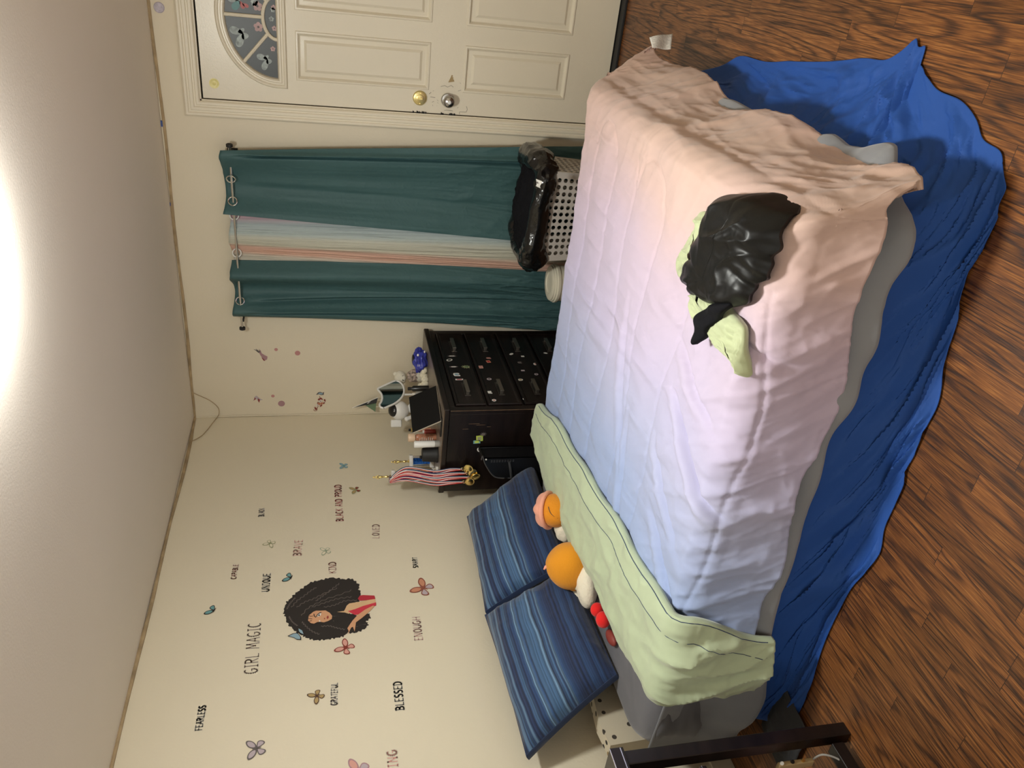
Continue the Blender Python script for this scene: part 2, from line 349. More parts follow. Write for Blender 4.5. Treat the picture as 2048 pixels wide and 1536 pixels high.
def thing(name, label, cat, loc, rotz=0, group=None):
    o = bpy.data.objects.new(name, None); C.objects.link(o); o.location = loc; o.rotation_euler = (0, 0, rotz); o.empty_display_size = .05
    return tag(o, label, cat, group)
def struct(o, label=None):
    return tag(o, label, None, None, 'structure')

# ---------------------------------------------------------------- noise
_rng = np.random.RandomState(3); _T = _rng.rand(4096)
def vnoise(x, y, seed=0):
    x = np.asarray(x, float); y = np.asarray(y, float); xi = np.floor(x).astype(int); yi = np.floor(y).astype(int); fx = x-xi; fy = y-yi
    fx = fx*fx*fx*(fx*(fx*6-15)+10); fy = fy*fy*fy*(fy*(fy*6-15)+10)
    h = lambda a, b: _T[((a*73856093) ^ (b*19349663) ^ (seed*83492791)) & 4095]
    return (h(xi, yi)*(1-fx)+h(xi+1, yi)*fx)*(1-fy)+(h(xi, yi+1)*(1-fx)+h(xi+1, yi+1)*fx)*fy
def fbm(x, y, seed=0, oct=4):
    s = 0; a = .5
    for k in range(oct): s = s+a*vnoise(x*2**k, y*2**k, seed+k*7); a *= .5
    return s
def ridge(x, y, seed=0, oct=3):
    s = 0; a = .6
    for k in range(oct): s = s+a*(1-np.abs(2*vnoise(x*2**k, y*2**k, seed+k*5)-1))**2.2; a *= .5
    return s
def smooth(a, b, x):
    t = np.clip((np.asarray(x, float)-a)/(b-a), 0, 1); return t*t*(3-2*t)
def normals(P):
    du = np.gradient(P, axis=0); dv = np.gradient(P, axis=1); n = np.cross(du, dv); l = np.linalg.norm(n, axis=2, keepdims=True); return n/np.maximum(l, 1e-9)
def smooth_path(pts, n=60, closed=False):
    P = np.array(pts, float); m = len(P); out = []
    seg = m if closed else m-1
    for i in range(seg):
        p0, p1, p2, p3 = (P[(i-1) % m], P[i], P[(i+1) % m], P[(i+2) % m]) if closed else (P[max(i-1, 0)], P[i], P[i+1], P[min(i+2, m-1)])
        k = max(2, n//seg)
        for j in range(k):
            t = j/k; out.append(.5*((2*p1)+(-p0+p2)*t+(2*p0-5*p1+4*p2-p3)*t*t+(-p0+3*p1-3*p2+p3)*t**3))
    if not closed: out.append(P[-1])
    return np.array(out)
def rotx(a): c, s = math.cos(a), math.sin(a); return np.array([[1, 0, 0], [0, c, -s], [0, s, c]])
def roty(a): c, s = math.cos(a), math.sin(a); return np.array([[c, 0, s], [0, 1, 0], [-s, 0, c]])
def rotzm(a): c, s = math.cos(a), math.sin(a); return np.array([[c, -s, 0], [s, c, 0], [0, 0, 1]])

# ================================================================ LAMP (its own light)
def ceiling_lamp():
    t = thing('ceiling_light', 'round white flush dome light glowing on the ceiling', 'ceiling light', LAMP)
    MB().lathe([(.140, 0), (.140, -.010), (.136, -.014), (.131, -.0141)], seg=48).build('lamp_base', 'white_plastic', t)
    MB().lathe([(.130*math.cos(a)**.7, -.014-.058*math.sin(a)) for a in np.linspace(0, math.pi/2*.995, 14)], seg=48, close=False).build('lamp_diffuser', 'lamp_glow', t)
ceiling_lamp()

# ================================================================ ROOM
T = .12
struct(MB().box((-.3, YF, -.06), (XR+T, .3, 0)).build('floor', 'oak', smooth=False))
struct(MB().box((-T, YF-T, HC), (XR+T, T, HC+T)).build('ceiling', 'ceiling_paint', smooth=False))
struct(MB().box((-T, YF-T, -.06), (0, T, HC)).build('wall_left', 'wall_paint_left', smooth=False))
struct(MB().box((XR, YF-T, -.06), (XR+T, T, HC)).build('wall_right', 'wall_paint', smooth=False))
struct(MB().box((0, YF-T, -.06), (.7, YF, HC)).box((3.1, YF-T, -.06), (XR, YF, HC)).box((.7, YF-T, 2.12), (3.1, YF, HC)).build('wall_front', 'wall_paint', smooth=False))   # unseen wall; wide opening added to let world light in behind the camera
# back wall with openings for the door and the window
DX0, DX1, DZ1 = 1.812, 2.594, 2.062        # door opening
WX0, WX1, WZ0, WZ1 = .86, 1.50, .75, 1.86  # window opening behind the curtains
bw = MB()
bw.box((0, 0, -.06), (WX0, T, HC)).box((WX0, 0, -.06), (WX1, T, WZ0)).box((WX0, 0, WZ1), (WX1, T, HC)).box((WX1, 0, -.06), (DX0, T, HC)).box((DX0, 0, DZ1), (DX1, T, HC)).box((DX1, 0, -.06), (XR, T, HC))
struct(bw.build('wall_back', 'wall_paint', smooth=False))
# window behind the curtains
wn = bpy.data.objects.new('window_1', None); C.objects.link(wn); wn.location = (WX0, 0, WZ0); struct(wn)
ww, wh = WX1-WX0, WZ1-WZ0
f = MB(); f.box((-.07, -.018, -.07), (0, 0, wh+.07)).box((ww, -.018, -.07), (ww+.07, 0, wh+.07)).box((0, -.018, wh), (ww, 0, wh+.07)).box((0, -.03, -.07), (ww, 0, 0))
f.build('window_frame', 'trim_paint', wn, bevel=.003)
g = MB(); g.box((0, .05, 0), (.04, .09, wh)).box((ww-.04, .05, 0), (ww, .09, wh)).box((.04, .05, 0), (ww-.04, .09, .04)).box((.04, .05, wh-.04), (ww-.04, .09, wh)).box((.04, .045, wh/2-.02), (ww-.04, .085, wh/2+.02))
g.build('sash', 'trim_paint', wn, bevel=.003)
MB().box((.03, .07, .03), (ww-.03, .075, wh-.03)).build('window_pane', 'pane_glass', wn, smooth=False)
MB().box((0, .1, 0), (ww, .115, wh)).build('blind', 'black_matte', wn, smooth=False)
# cove line where the walls meet the ceiling: an uneven strip of brown caulk
def caulk(name, pts, ax):
    P = smooth_path(pts, 90); V = []
    rr = .0065+.0035*vnoise(np.arange(len(P))*.35, 0, 3)
    m = MB(); m.tube(P, rr, 6); return struct(m.build(name, 'caulk'))
caulk('trim_1', [(XR, -.004, 2.247), (2.5, -.004, 2.244), (2.2, -.006, 2.246), (1.9, -.004, 2.240), (1.6, -.006, 2.236), (1.2, -.003, 2.243), (1.0, -.005, 2.241), (.6, -.006, 2.237), (.3, -.004, 2.243), (.01, -.005, 2.246)], 0)
caulk('trim_2', [(.005, -.01, 2.245), (.004, -.3, 2.237), (.006, -.6, 2.236), (.004, -1.0, 2.243), (.006, -1.5, 2.240), (.004, -1.9, 2.246), (.005, -2.4, 2.244), (.004, -3.2, 2.246), (.004, -5.1, 2.246)], 1)
# the corner bead
struct(MB().tube(smooth_path([(.004, -.004, 2.24), (.007, -.005, 1.9), (.004, -.006, 1.5), (.006, -.004, 1.2), (.004, -.004, .93), (.004, -.004, 0)], 60), .004, 6).build('trim_3', 'wall_paint'))
# baseboards
struct(MB().box((0, -.014, 0), (1.735, 0, .09)).build('baseboard_back', 'trim_paint', bevel=.004))
struct(MB().box((2.671, -.014, 0), (XR, 0, .09)).build('baseboard_back_right', 'trim_paint', bevel=.004))
struct(MB().box((0, YF, 0), (.014, -.014, .09)).build('baseboard_left', 'trim_paint', bevel=.004))
struct(MB().box((XR-.014, YF, 0), (XR, -.014, .09)).build('baseboard_right', 'trim_paint', bevel=.004))

# ---- door
dr = bpy.data.objects.new('door_1', None); C.objects.link(dr); dr.location = (DX0, 0, 0); struct(dr)
DL, DR_ = 1.822, 2.584; DB, DT = .022, 2.052
def casing():
    m = MB(); prof = [(0, 0), (0, -.012), (.006, -.018), (.016, -.018), (.020, -.014), (.026, -.014), (.030, -.019), (.042, -.019), (.046, -.015), (.052, -.015), (.057, -.020), (.066, -.020), (.070, -.016), (.076, -.010), (.076, 0)]
    path = [(DX0, 0), (DX0, DZ1), (DX1, DZ1), (DX1, 0)]; dirs = [(-1, 0), (-1, 1), (1, 1), (1, 0)]
    P = np.array([[(p[0]+d[0]*a, b, p[1]+d[1]*a) for a, b in prof] for p, d in zip(path, dirs)])
    m.grid(P); return m
casing().build('door_casing', 'trim_paint', dr, loc=(DX0, 0, 0), auto=25).location = (0, 0, 0)
def loc0(o): o.location = (0, 0, 0); return o
D0 = (DX0, 0, 0)
j = MB(); j.box((DX0, -.002, 0), (DX0+.006, .118, DZ1)).box((DX1-.006, -.002, 0), (DX1, .118, DZ1)).box((DX0, -.002, DZ1-.006), (DX1, .118, DZ1))
loc0(j.build('door_jamb', 'trim_paint', dr, loc=D0))
loc0(MB().box((DX0, .05, 0), (DX1, .06, DZ1)).build('door_backing', 'dark_gap', dr, loc=D0, smooth=False))  # near-black sheet closing the whole opening behind the leaf
loc0(MB().box((DX0, -.05, 0), (DX1, .1, .016)).build('threshold', 'black_matte', dr, loc=D0, bevel=.004))
# the leaf is one sheet whose panels are pressed in; the fan opening is cut out
XC, FZ, FA, FB = 2.203, 1.694, .270, .233
panels = [(1.936, 2.157, .964, 1.612), (2.246, 2.246+2*(XC-2.246)+.17, .964, 1.612), (1.932, 2.158, .248, .793), (2.246, 2.472+.13, .248, .793)]
panels = [(1.934, 2.158, .964, 1.612), (2.247, 2.247+.224, .964, 1.612), (1.934, 2.158, .248, .793), (2.247, 2.471, .248, .793)]
# mirror the right-hand pair about the centre of the leaf
XC0 = (DL+DR_)/2
panels[1] = (2*XC0-2.158-.0, 2*XC0-1.934, .964, 1.612); panels[3] = (2*XC0-2.158, 2*XC0-1.934, .248, .793)
panels[1] = (2.248, 2.472, .964, 1.612); panels[3] = (2.248, 2.472, .248, .793)
def leaf():
    xs = sorted(set([DL, DR_]+[p[0] for p in panels]+[p[1] for p in panels]))
    m = MB(); Y0 = .004
    xs = np.unique(np.round(xs, 4)); zs = np.array([DB, .248, .793, .964, 1.612, 1.640])
    def inside(xa, xb, za, zb): return any(p[0]-1e-4 <= xa and xb <= p[1]+1e-4 and p[2]-1e-4 <= za and zb <= p[3]+1e-4 for p in panels)
    for a, b in zip(xs[:-1], xs[1:]):
        for c, d in zip(zs[:-1], zs[1:]):
            if not inside(a, b, c, d): m.add([(a, Y0, c), (b, Y0, c), (b, Y0, d), (a, Y0, d)], [(0, 1, 2, 3)])
    for (a, b, c, d) in panels:      # moulded ring then raised field
        rings = [(0, 0), (.003, -.005), (.010, -.006), (.016, .001), (.020, .008), (.024, .009), (.040, .007), (.052, -.001), (.054, -.001)]
        prev = None
        P = np.array([[(a+q, Y0+h, c+q), (b-q, Y0+h, c+q), (b-q, Y0+h, d-q), (a+q, Y0+h, d-q)] for q, h in rings])
        m.grid(P, closeu=True); q, h = rings[-1]; m.add([(a+q, Y0+h, c+q), (b-q, Y0+h, c+q), (b-q, Y0+h, d-q), (a+q, Y0+h, d-q)], [(0, 1, 2, 3)])
    # upper field with the half-round opening
    K = 40; th = np.linspace(math.pi, 0, K+1); oa, ob = FA+.035, FB+.032; zb = 1.652
    arc = [(XC+oa*math.cos(t), zb+.0+(ob+.02)*math.sin(t)) for t in th]
    def outer(x, z):   # push to the rectangle
        dx, dz = x-XC, z-zb; s = min(((DR_-XC) if dx > 0 else (DL-XC))/dx if abs(dx) > 1e-6 else 1e9, (DT-zb)/dz if dz > 1e-6 else 1e9); return (XC+dx*s, zb+dz*s)
    O = [outer(*p) for p in arc]; O[0] = (DL, zb); O[-1] = (DR_, zb)
    # insert the corners
    P = np.array([[(p[0], Y0, p[1]) for p in arc], [(o[0], Y0, o[1]) for o in O]]); m.grid(P)
    for cx in (DL, DR_):
        best = [(i, o) for i, o in enumerate(O[:-1]) if ((abs(o[0]-cx) < 1e-6) != (abs(O[i+1][0]-cx) < 1e-6))]
        for i, o in best: m.add([(O[i][0], Y0, O[i][1]), (cx, Y0, DT), (O[i+1][0], Y0, O[i+1][1])], [(0, 1, 2) if cx < 2 else (0, 1, 2)])
    m.add([(DL, Y0, 1.640), (DR_, Y0, 1.640), (DR_, Y0, zb), (DL, Y0, zb)], [(0, 1, 2, 3)])
    # leaf thickness
    m.box((DL, .0201, DB), (DL+.004, .048, DT)).box((DL, .04, DB), (DR_, .048, 1.6)).box((DL, Y0, DT-.004), (DR_, .048, DT)).box((DL, Y0, DB), (DL+.001, .048, DT)).box((DR_-.001, Y0, DB), (DR_, .048, DT))
    return m
loc0(leaf().build('door_leaf', 'door_paint', dr, loc=D0, auto=20))
# fan light: moulded surround, glass, glazing bars
def arch_strip(a0, b0, a1, b1, base0, base1, prof_y, K=44):
    pass
def surround():
    m = MB(); prof = [(-.004, .012), (0, -.003), (.006, -.009), (.013, -.009), (.017, -.004), (.023, -.004), (.028, -.009), (.036, -.008), (.042, .004)]
    K = 48; rows = []
    for q, y in prof:
        r = [(XC+(FA+q)*math.cos(t), y, FZ+(FB+q)*math.sin(t)) for t in np.linspace(math.pi, 0, K+1)]
        r = [(XC-(FA+q), y, FZ-q)]+r+[(XC+(FA+q), y, FZ-q)]
        rows.append(r)
    m.grid(np.array(rows), closeu=True); return m
loc0(surround().build('window_surround', 'door_paint', dr, loc=D0, auto=30))
K = 48; gp = [(XC+FA*math.cos(t), FZ+FB*math.sin(t)) for t in np.linspace(0, math.pi, K)]
pane = loc0(MB().prism(gp, (0, .012, 0), (1, 0, 0), (0, 0, 1), (0, 1, 0), .006).build('fan_glass', 'pane_glass', dr, loc=D0, smooth=False)); pane['label'] = 'dark half-round glass with frosted butterflies and flowers'
def bars():
    m = MB(); ia, ib = .093, .062
    path = [(XC+ia*math.cos(t), .006, FZ+ib*math.sin(t)) for t in np.linspace(0, math.pi, 24)]
    m.tube(path, .0085, 8)
    for ang in (42, 90, 138):
        a = math.radians(ang); c0 = (XC+ia*math.cos(a), .006, FZ+ib*math.sin(a)); c1 = (XC+(FA+.002)*math.cos(a), .006, FZ+(FB+.002)*math.sin(a))
        m.tube([c0, c1], .0085, 8)
    return m
loc0(bars().build('glazing_bar', 'door_paint', dr, loc=D0))
def petals(m, x, z, r, n, mi, rot=0, ctr=None):
    pts = []
    for k in range(n*8):
        a = rot+2*math.pi*k/(n*8); q = r*(.72+.28*abs(math.cos(a*n/2))); pts.append((x+q*math.cos(a), z+q*math.sin(a)))
    m.flat(pts, (0, .0112, 0), (1, 0, 0), (0, 0, 1), mi)
    if ctr is not None: m.flat([(x+r*.25*math.cos(a), z+r*.25*math.sin(a)) for a in np.linspace(0, 2*math.pi, 10)[:-1]], (0, .0106, 0), (1, 0, 0), (0, 0, 1), ctr)
def leafshape(m, x, z, L, W_, ang, mi, y=.0112):
    c, s = math.cos(ang), math.sin(ang); pts = []
    for k in range(16):
        t = 2*math.pi*k/16; u = L*.5*(1+math.cos(t)); v = W_*.5*math.sin(t)*(1+.3*math.cos(t)); pts.append((x+u*c-v*s, z+u*s+v*c))
    m.flat(pts, (0, y, 0), (1, 0, 0), (0, 0, 1), mi)
fl = MB()
BF = [(2.0206,1.7437),(2.1267,1.8488),(2.2621,1.8537),(2.0673,1.7164),(2.1585,1.7777),(2.2372,1.7092),(2.1981,1.7176),(2.1582,1.7058),(2.2616,1.7901)]
for (x, z), s in zip(BF[:2], (.9, 1.1)):
    for a_, L_ in ((2.75, .062), (1.35, .055), (3.7, .026), (.6, .018)): leafshape(fl, x, z, L_*s, .030*s, a_, 0)
    leafshape(fl, 2*XC-x, z, .062*s, .030*s, math.pi-2.75, 0); leafshape(fl, 2*XC-x, z, .055*s, .030*s, math.pi-1.35, 0)
for k, ((x, z), r, mi) in enumerate(zip(BF[3:], (.012, .022, .011, .012, .012, .017), (1, 1, 0, 0, 1, 0))):
    petals(fl, x, z, r, 5, mi, .3+k, 3)
    if x < XC-.02: petals(fl, 2*XC-x, z, r, 5, mi, .8+k, 3)
x, z = BF[2]; leafshape(fl, x, z, .05, .03, 2.4, 2); leafshape(fl, x, z, .045, .022, 1.0, 0); leafshape(fl, x, z, .035, .018, 3.6, 4); leafshape(fl, x-.01, z-.01, .03, .016, -2.0, 4)
loc0(fl.build('glass_decoration', ['frosted_film', 'pink_film', 'teal_film', 'ink_grey', 'red_film'], dr, loc=D0, smooth=False))
# lock and knob, each a part
dbt = MB().lathe([(.033, .004), (.033, -.004), (.030, -.010), (.026, -.012), (.020, -.012), (.0195, -.016), (.011, -.018), (.010, -.0181)], c=(1.893, 0, 1.008), axis=(0, 1, 0), seg=36)
dbt = MB().lathe([(.036, 0), (.036, .005), (.032, .011), (.024, .013), (.020, .0135), (.0195, .017), (.012, .019)], c=(1.893, .004, 1.008), axis=(0, -1, 0), seg=36)
db_ = loc0(dbt.build('deadbolt', 'brushed_brass', dr, loc=D0)); db_['label'] = 'round brass deadbolt plate'
ky = MB().box((1.889, -.022, .996), (1.897, -.012, 1.020)); ky.lathe([(.0045, 0), (.0045, .004)], c=(1.868, -.006, 1.008), axis=(0, -1, 0), seg=10); ky.lathe([(.0045, 0), (.0045, .004)], c=(1.918, -.006, 1.008), axis=(0, -1, 0), seg=10)
loc0(ky.build('thumb_turn', 'gold_foil', db_, loc=D0, bevel=.002))
kn = MB().lathe([(.033, 0), (.034, .004), (.030, .010), (.016, .013), (.013, .020), (.013, .030), (.020, .036), (.027, .043), (.030, .052), (.028, .060), (.020, .066), (.0105, .069), (.010, .0665)], c=(1.893, .004, .866), axis=(0, -1, 0), seg=40)
kb = loc0(kn.build('door_handle', 'steel', dr, loc=D0)); kb['label'] = 'round satin steel door knob'
loc0(MB().lathe([(.0085, .066), (.0085, .071), (.006, .073)], c=(1.893, .004, .866), axis=(0, -1, 0), seg=20).box((1.8915, -.0705, .861), (1.8945, -.068, .871)).build('lock_button', 'white_plastic', kb, loc=D0))
# wear in the door frame and leaf
def scuffs():
    m = MB(); r = random.Random(5)
    def line(pts, wd, y=.0028, mi=0):
        P = [np.array(p) for p in pts]
        for a, b in zip(P[:-1], P[1:]):
            d = norm(b-a); n = np.array([-d[1], d[0]])*wd; q = [a-n, b-n, b+n, a+n]; m.add([(p[0], y, p[1]) for p in q], [(0, 1, 2, 3)], mi)
    for c, cz in ((1.823, 1.010), (1.822, .862)):     # splintered wood by the strike plates
        for k in range(9):
            z = cz+r.uniform(-.035, .035); m.add([(DL-.004, -.0005, z-.006), (DL+.004, .0028, z-.006), (DL+.004+r.random()*.006, .0028, z), (DL-.006-r.random()*.010, -.0005, z+.004)], [(0, 1, 2, 3)], 1)
    line([(1.826, .80), (1.838, .80), (1.839, .765), (1.853, .760), (1.868, .766)], .0013)
    line([(1.840, .835), (1.842, .865), (1.840, .880)], .0012)
    line([(1.90, .93), (1.902, .955)], .0016); line([(1.882, .935), (1.876, .945)], .0012); line([(1.925, .952), (1.915, .962)], .0015)
    line([(1.955, .905), (1.962, .885), (1.955, .87), (1.965, .852), (1.957, .84)], .0012); line([(1.946, .80), (1.94, .815)], .0012)
    for k in range(10): x, z = 1.86+r.random()*.12, .80+r.random()*.15; line([(x, z), (x+r.uniform(-.008, .008), z+r.uniform(-.008, .008))], .0008)
    return m
loc0(scuffs().build('door_scuffs', ['scuff', 'dark_gap'], dr, loc=D0, smooth=False))
tag(MB().prism([(1.977, .861), (2.007, .868), (2.010, .842), (2.002, .838), (1.998, .842), (1.994, .836), (1.988, .840), (1.984, .846), (1.979, .843)][::-1] and [(1.978, .868), (1.984, .838), (1.992, .840), (1.996, .846), (2.002, .843), (2.006, .850), (2.012, .846), (2.015, .853), (2.008, .855)], (0, .0035, 0), (1, 0, 0), (0, 0, 1), (0, -1, 0), .0012).build('torn_paper', 'tan_paper', smooth=False), 'torn scrap of brown paper stuck on the door above the steel knob', 'paper scrap')
tag(MB().lathe([(.023, 0), (.023, .0012), (.018, .0016), (.017, .001), (.005, .001), (.004, .0018)], c=(1.893, .0035, 1.993), axis=(0, -1, 0), seg=28).build('round_sticker', 'yellow_sticker'), 'round pale yellow sticker in the upper corner of the door', 'sticker')
tag(MB().lathe([(.023, 0), (.023, .004), (.020, .006), (.019, .005)], c=(2.205, 0, 2.203), axis=(0, -1, 0), seg=30).build('wall_cap', 'lilac_cap'), 'small round lilac cap on the wall above the door', 'wall cap')
tag(MB().box((1.678, -.010, 2.238), (1.706, -.001, 2.2505)).build('tape_piece', 'blue_tape', bevel=.001), 'larger piece of blue painter tape at the ceiling line beside the door', 'tape')
tag(MB().box((1.284, -.009, 2.2415), (1.302, -.001, 2.2505)).build('tape_piece', 'blue_tape', bevel=.001), 'smaller piece of blue painter tape at the ceiling line above the curtains', 'tape')
tag(MB().tube(smooth_path([(.185, -.004, 2.245), (.175, -.012, 2.236), (.125, -.012, 2.156), (.075, -.012, 2.112), (.035, -.02, 2.108), (.012, -.03, 2.122), (.010, -.09, 2.142), (.010, -.153, 2.161), (.009, -.215, 2.188), (.006, -.262, 2.236)], 60), .0022, 6).build('loose_wire', 'caulk'), 'thin pale wire looping down across the ceiling corner', 'wire')

# ================================================================ CURTAINS
RZ = 1.935
rod = thing('curtain_rod', 'thin metal rod threaded through the curtain rings', 'curtain rod', (1.14, -.085, RZ))
MB().tube([(-.50, 0, 0), (.475, 0, 0)], .0065, 14).build('rod', 'chrome', rod)
for s, x in ((-1, -.50), (1, .475)): MB().lathe([(.010, 0), (.016, .004), (.016, .016), (.009, .02)], c=(x, 0, 0), axis=(s, 0, 0), seg=20).build('finial', 'black_matte', rod)
for x in (-.46, .44): MB().box((x-.008, -.004, -.012), (x+.008, .085, .004)).box((x-.012, .078, -.03), (x+.012, .085, .02)).build('bracket', 'black_matte', rod)
def curtain(name, label, mats, xt, xb, zt, waves, amp, seed, ncol=170, nrow=150, zb=.03, rings=(), ring_mat='chrome', header=None, wr=1.0, xbow=None, fine=0, yoff=0, creases=(), flip=0):
    """hanging cloth woven over the rod; xt, xb = x range at top and bottom"""
    s = np.linspace(0, 1, ncol); z = np.linspace(0, 1, nrow)      # z=0 top
    S, Zt = np.meshgrid(s, z)
    mid = xbow(Zt) if xbow is not None else 0
    X = (xt[0]+(xt[1]-xt[0])*S)*(1-Zt)+(xb[0]+(xb[1]-xb[0])*S)*Zt+mid
    ph = waves(S)
    A = amp*(1+.25*np.sin(3*Zt+seed))
    Yv = -.085-A*np.sin(ph)*(1-.25*smooth(0, 1, Zt))+yoff
    Yv += -.010*(fbm(S*6+seed, Zt*1.4, seed, 3)-.45)*smooth(0, .3, Zt)*3
    if fine: Yv += -fine*ridge(S*26+2*fbm(S*4, Zt*3, seed+3), Zt*2.2, seed+9, 2)*smooth(0, .10, Zt)
    for (s0, s1, dp, wd) in creases:
        sc_ = s0+(s1-s0)*Zt; q_ = (S-sc_)/wd; Yv = Yv+(dp*np.exp(-q_**2)-dp*.8*np.exp(-((q_-1.8)/1.3)**2))*smooth(.02, .12, Zt)
    cr = ridge(S*5*wr+Zt*2.1, Zt*7-S*2.5, seed+4, 3)*smooth(.42, .95, Zt)
    Yv += -.016*wr*cr+.006
    Zw = zt-(zt-zb)*Zt+.008*np.sin(ph*1.0+.6)*np.exp(-Zt*30)+.006*(vnoise(S*9+seed, 0, seed)-.5)*np.exp(-Zt*12)
    X = X+.006*np.cos(ph)*(1-Zt)
    P = np.stack([X, np.minimum(Yv, -.022), Zw], 2)
    if flip: P = P[:, ::-1]
    loc = (float((xt[0]+xt[1])/2), -.085, zb)
    t = thing(name, label, 'curtain', loc)
    m = MB(); m.grid(P); mats = [mats] if isinstance(mats, str) else mats
    uvs = np.stack([S, Zt], 2); uvs = uvs[:, ::-1] if flip else uvs
    o = m.build('cloth', mats, t, loc=loc, solid=.0016, uv=uvs.reshape(-1, 2)); o.location = (0, 0, 0)
    for xr, nx, ny in rings:
        r = MB(); k = 28; c = np.array((xr, -.085+yoff, RZ+.002)); n_ = norm((nx, ny, 0)); tt = np.array([-n_[1], n_[0], 0]); ax = [(math.cos(a), math.sin(a)) for a in np.linspace(0, 2*math.pi, k+1)[:-1]]
        r.tube([c+tt*.021*a+np.array([0, 0, 1])*.021*b for a, b in ax], .0034, 8, closed=True)
        q = r.build('ring', ring_mat, t, loc=loc); q.location = (0, 0, 0)
    return t, o
# S runs towards +x; sin>0 brings the cloth into the room, sin<0 lets the rod show
wl = lambda S: 2*math.pi*(S*1.42+.02)
curtain('teal_curtain', 'narrow dark teal curtain panel hanging beside the dresser', 'teal_cloth', (.700, 1.022), (.615, .985), 1.972, lambda S: 2*math.pi*(S*1.55+.05), .036, 2, rings=[(.795, .6, -1), (.948, -.6, -1)], wr=1.5, xbow=lambda Z: .05*np.sin(Z*3.1)*.3, creases=((.10, .22, .022, .025), (.27, .48, .016, .03)))
curtain('sheer_curtain', 'sheer rainbow striped curtain between the two teal panels', 'sheer_cloth', (1.020, 1.30), (.90, 1.36), 1.965, lambda S: 2*math.pi*(S*1.15-.33), .028, 5, rings=[(1.065, .5, -1), (1.160, -.5, -1), (1.268, .4, -1)], ring_mat='white_plastic', fine=.008, wr=.4, yoff=.012)
curtain('teal_curtain', 'wide dark teal curtain panel hanging beside the door', 'teal_cloth', (1.292, 1.612), (1.165, 1.735), 1.975, lambda S: 2*math.pi*(.26+S*1.13+.05*np.sin(S*6)), .036, 9, rings=[(1.350, .5, -1), (1.462, -.5, -1)], wr=1.25, yoff=-.012, creases=((.90, .80, .030, .022), (.40, .30, .006, .05)))
sh = M['sheer_cloth']


VR_ = (.860, .510)
# ================================================================ BED
BX0, BX1, BY0, BY1 = .20, 2.13, -2.62, -1.12      # mattress
CT = .487                                          # top of the comforter
bed = thing('bed', 'low bed with its head at the left wall under a pastel comforter', 'bed', (1.165, -1.87, 0))
BL_ = (1.165, -1.87, 0)
def bpart(m, name, mats, parent=bed, loc=BL_, **k):
    o = m.build(name, mats, parent, loc=loc, **k); o.location = (0, 0, 0); return o
def rounded_slab(x0, x1, y0, y1, z0, z1, r, n=70, wrk=.0, seed=0):
    """closed shell of a soft box: profile swept round the rectangle, wrinkled"""
    prof = [(-r*2.2, z1), (-r*1.2, z1)]+[(-r*(1-math.sin(a)), z1-r*(1-math.cos(a))) for a in np.linspace(0, math.pi/2, 7)]+[(0.002, z) for z in np.linspace(z1-r*1.2, z0+r, 14)]+[(-r*.4, z0)]
    rc = .16; path = []
    for cx, cy, a0 in ((x1-rc, y1-rc, 0), (x0+rc, y1-rc, 90), (x0+rc, y0+rc, 180), (x1-rc, y0+rc, 270)):
        for a in np.linspace(a0, a0+90, 12): path.append((cx+rc*math.cos(math.radians(a)), cy+rc*math.sin(math.radians(a)), math.cos(math.radians(a)), math.sin(math.radians(a))))
    Q = []
    for k in range(len(path)):
        a, b = path[k], path[(k+1) % len(path)]; L_ = math.hypot(a[0]-b[0], a[1]-b[1]); m_ = max(1, int(L_/.03))
        for i in range(m_): t = i/m_; Q.append([a[j]*(1-t)+b[j]*t for j in range(4)])
    Q = np.array(Q); s = np.cumsum(np.hypot(*(np.roll(Q[:, :2], -1, 0)-Q[:, :2]).T))
    rows = []
    for off, z in prof:
        h = (z1-z)/(z1-z0)
        wv = wrk*((ridge(s*3+h*2.5, h*2+s*.8, seed, 3)-.5)*smooth(.05, .3, h)*1.4+(fbm(s*5, h*2, seed+2)-.45)*.5)
        rows.append(np.stack([Q[:, 0]+Q[:, 2]*(off+wv), Q[:, 1]+Q[:, 3]*(off+wv), np.full(len(Q), z)-wv*.2], 1))
    m = MB(); m.grid(np.array(rows)[::-1], closeu=True)
    top = rows[0]; n_ = len(top); c = len(m.v); m.v.append((float((x0+x1)/2), float((y0+y1)/2), z1+.004))
    base = (len(rows)-1)*n_
    for i in range(n_): m.f.append((base+i, base+(i+1) % n_, c)); m.m.append(0)
    bot = tuple(range(n_)); m.f.append(bot[::-1]); m.m.append(0)
    return m
bpart(rounded_slab(BX0, BX1, BY0, BY1, .20, .448, .055, wrk=.022, seed=4), 'mattress', 'sheet_grey')
fr = MB(); fr.box((BX0+.03, BY0+.03, .10), (BX1-.03, BY1-.03, .20))
bpart(fr, 'bed_base', 'black_matte', bevel=.01)
for x in (BX0+.07, BX1-.12):
    for y in (BY0+.07, BY1-.12): bpart(MB().box((x, y, 0), (x+.05, y+.05, .10)), 'leg', 'black_matte', bevel=.004)

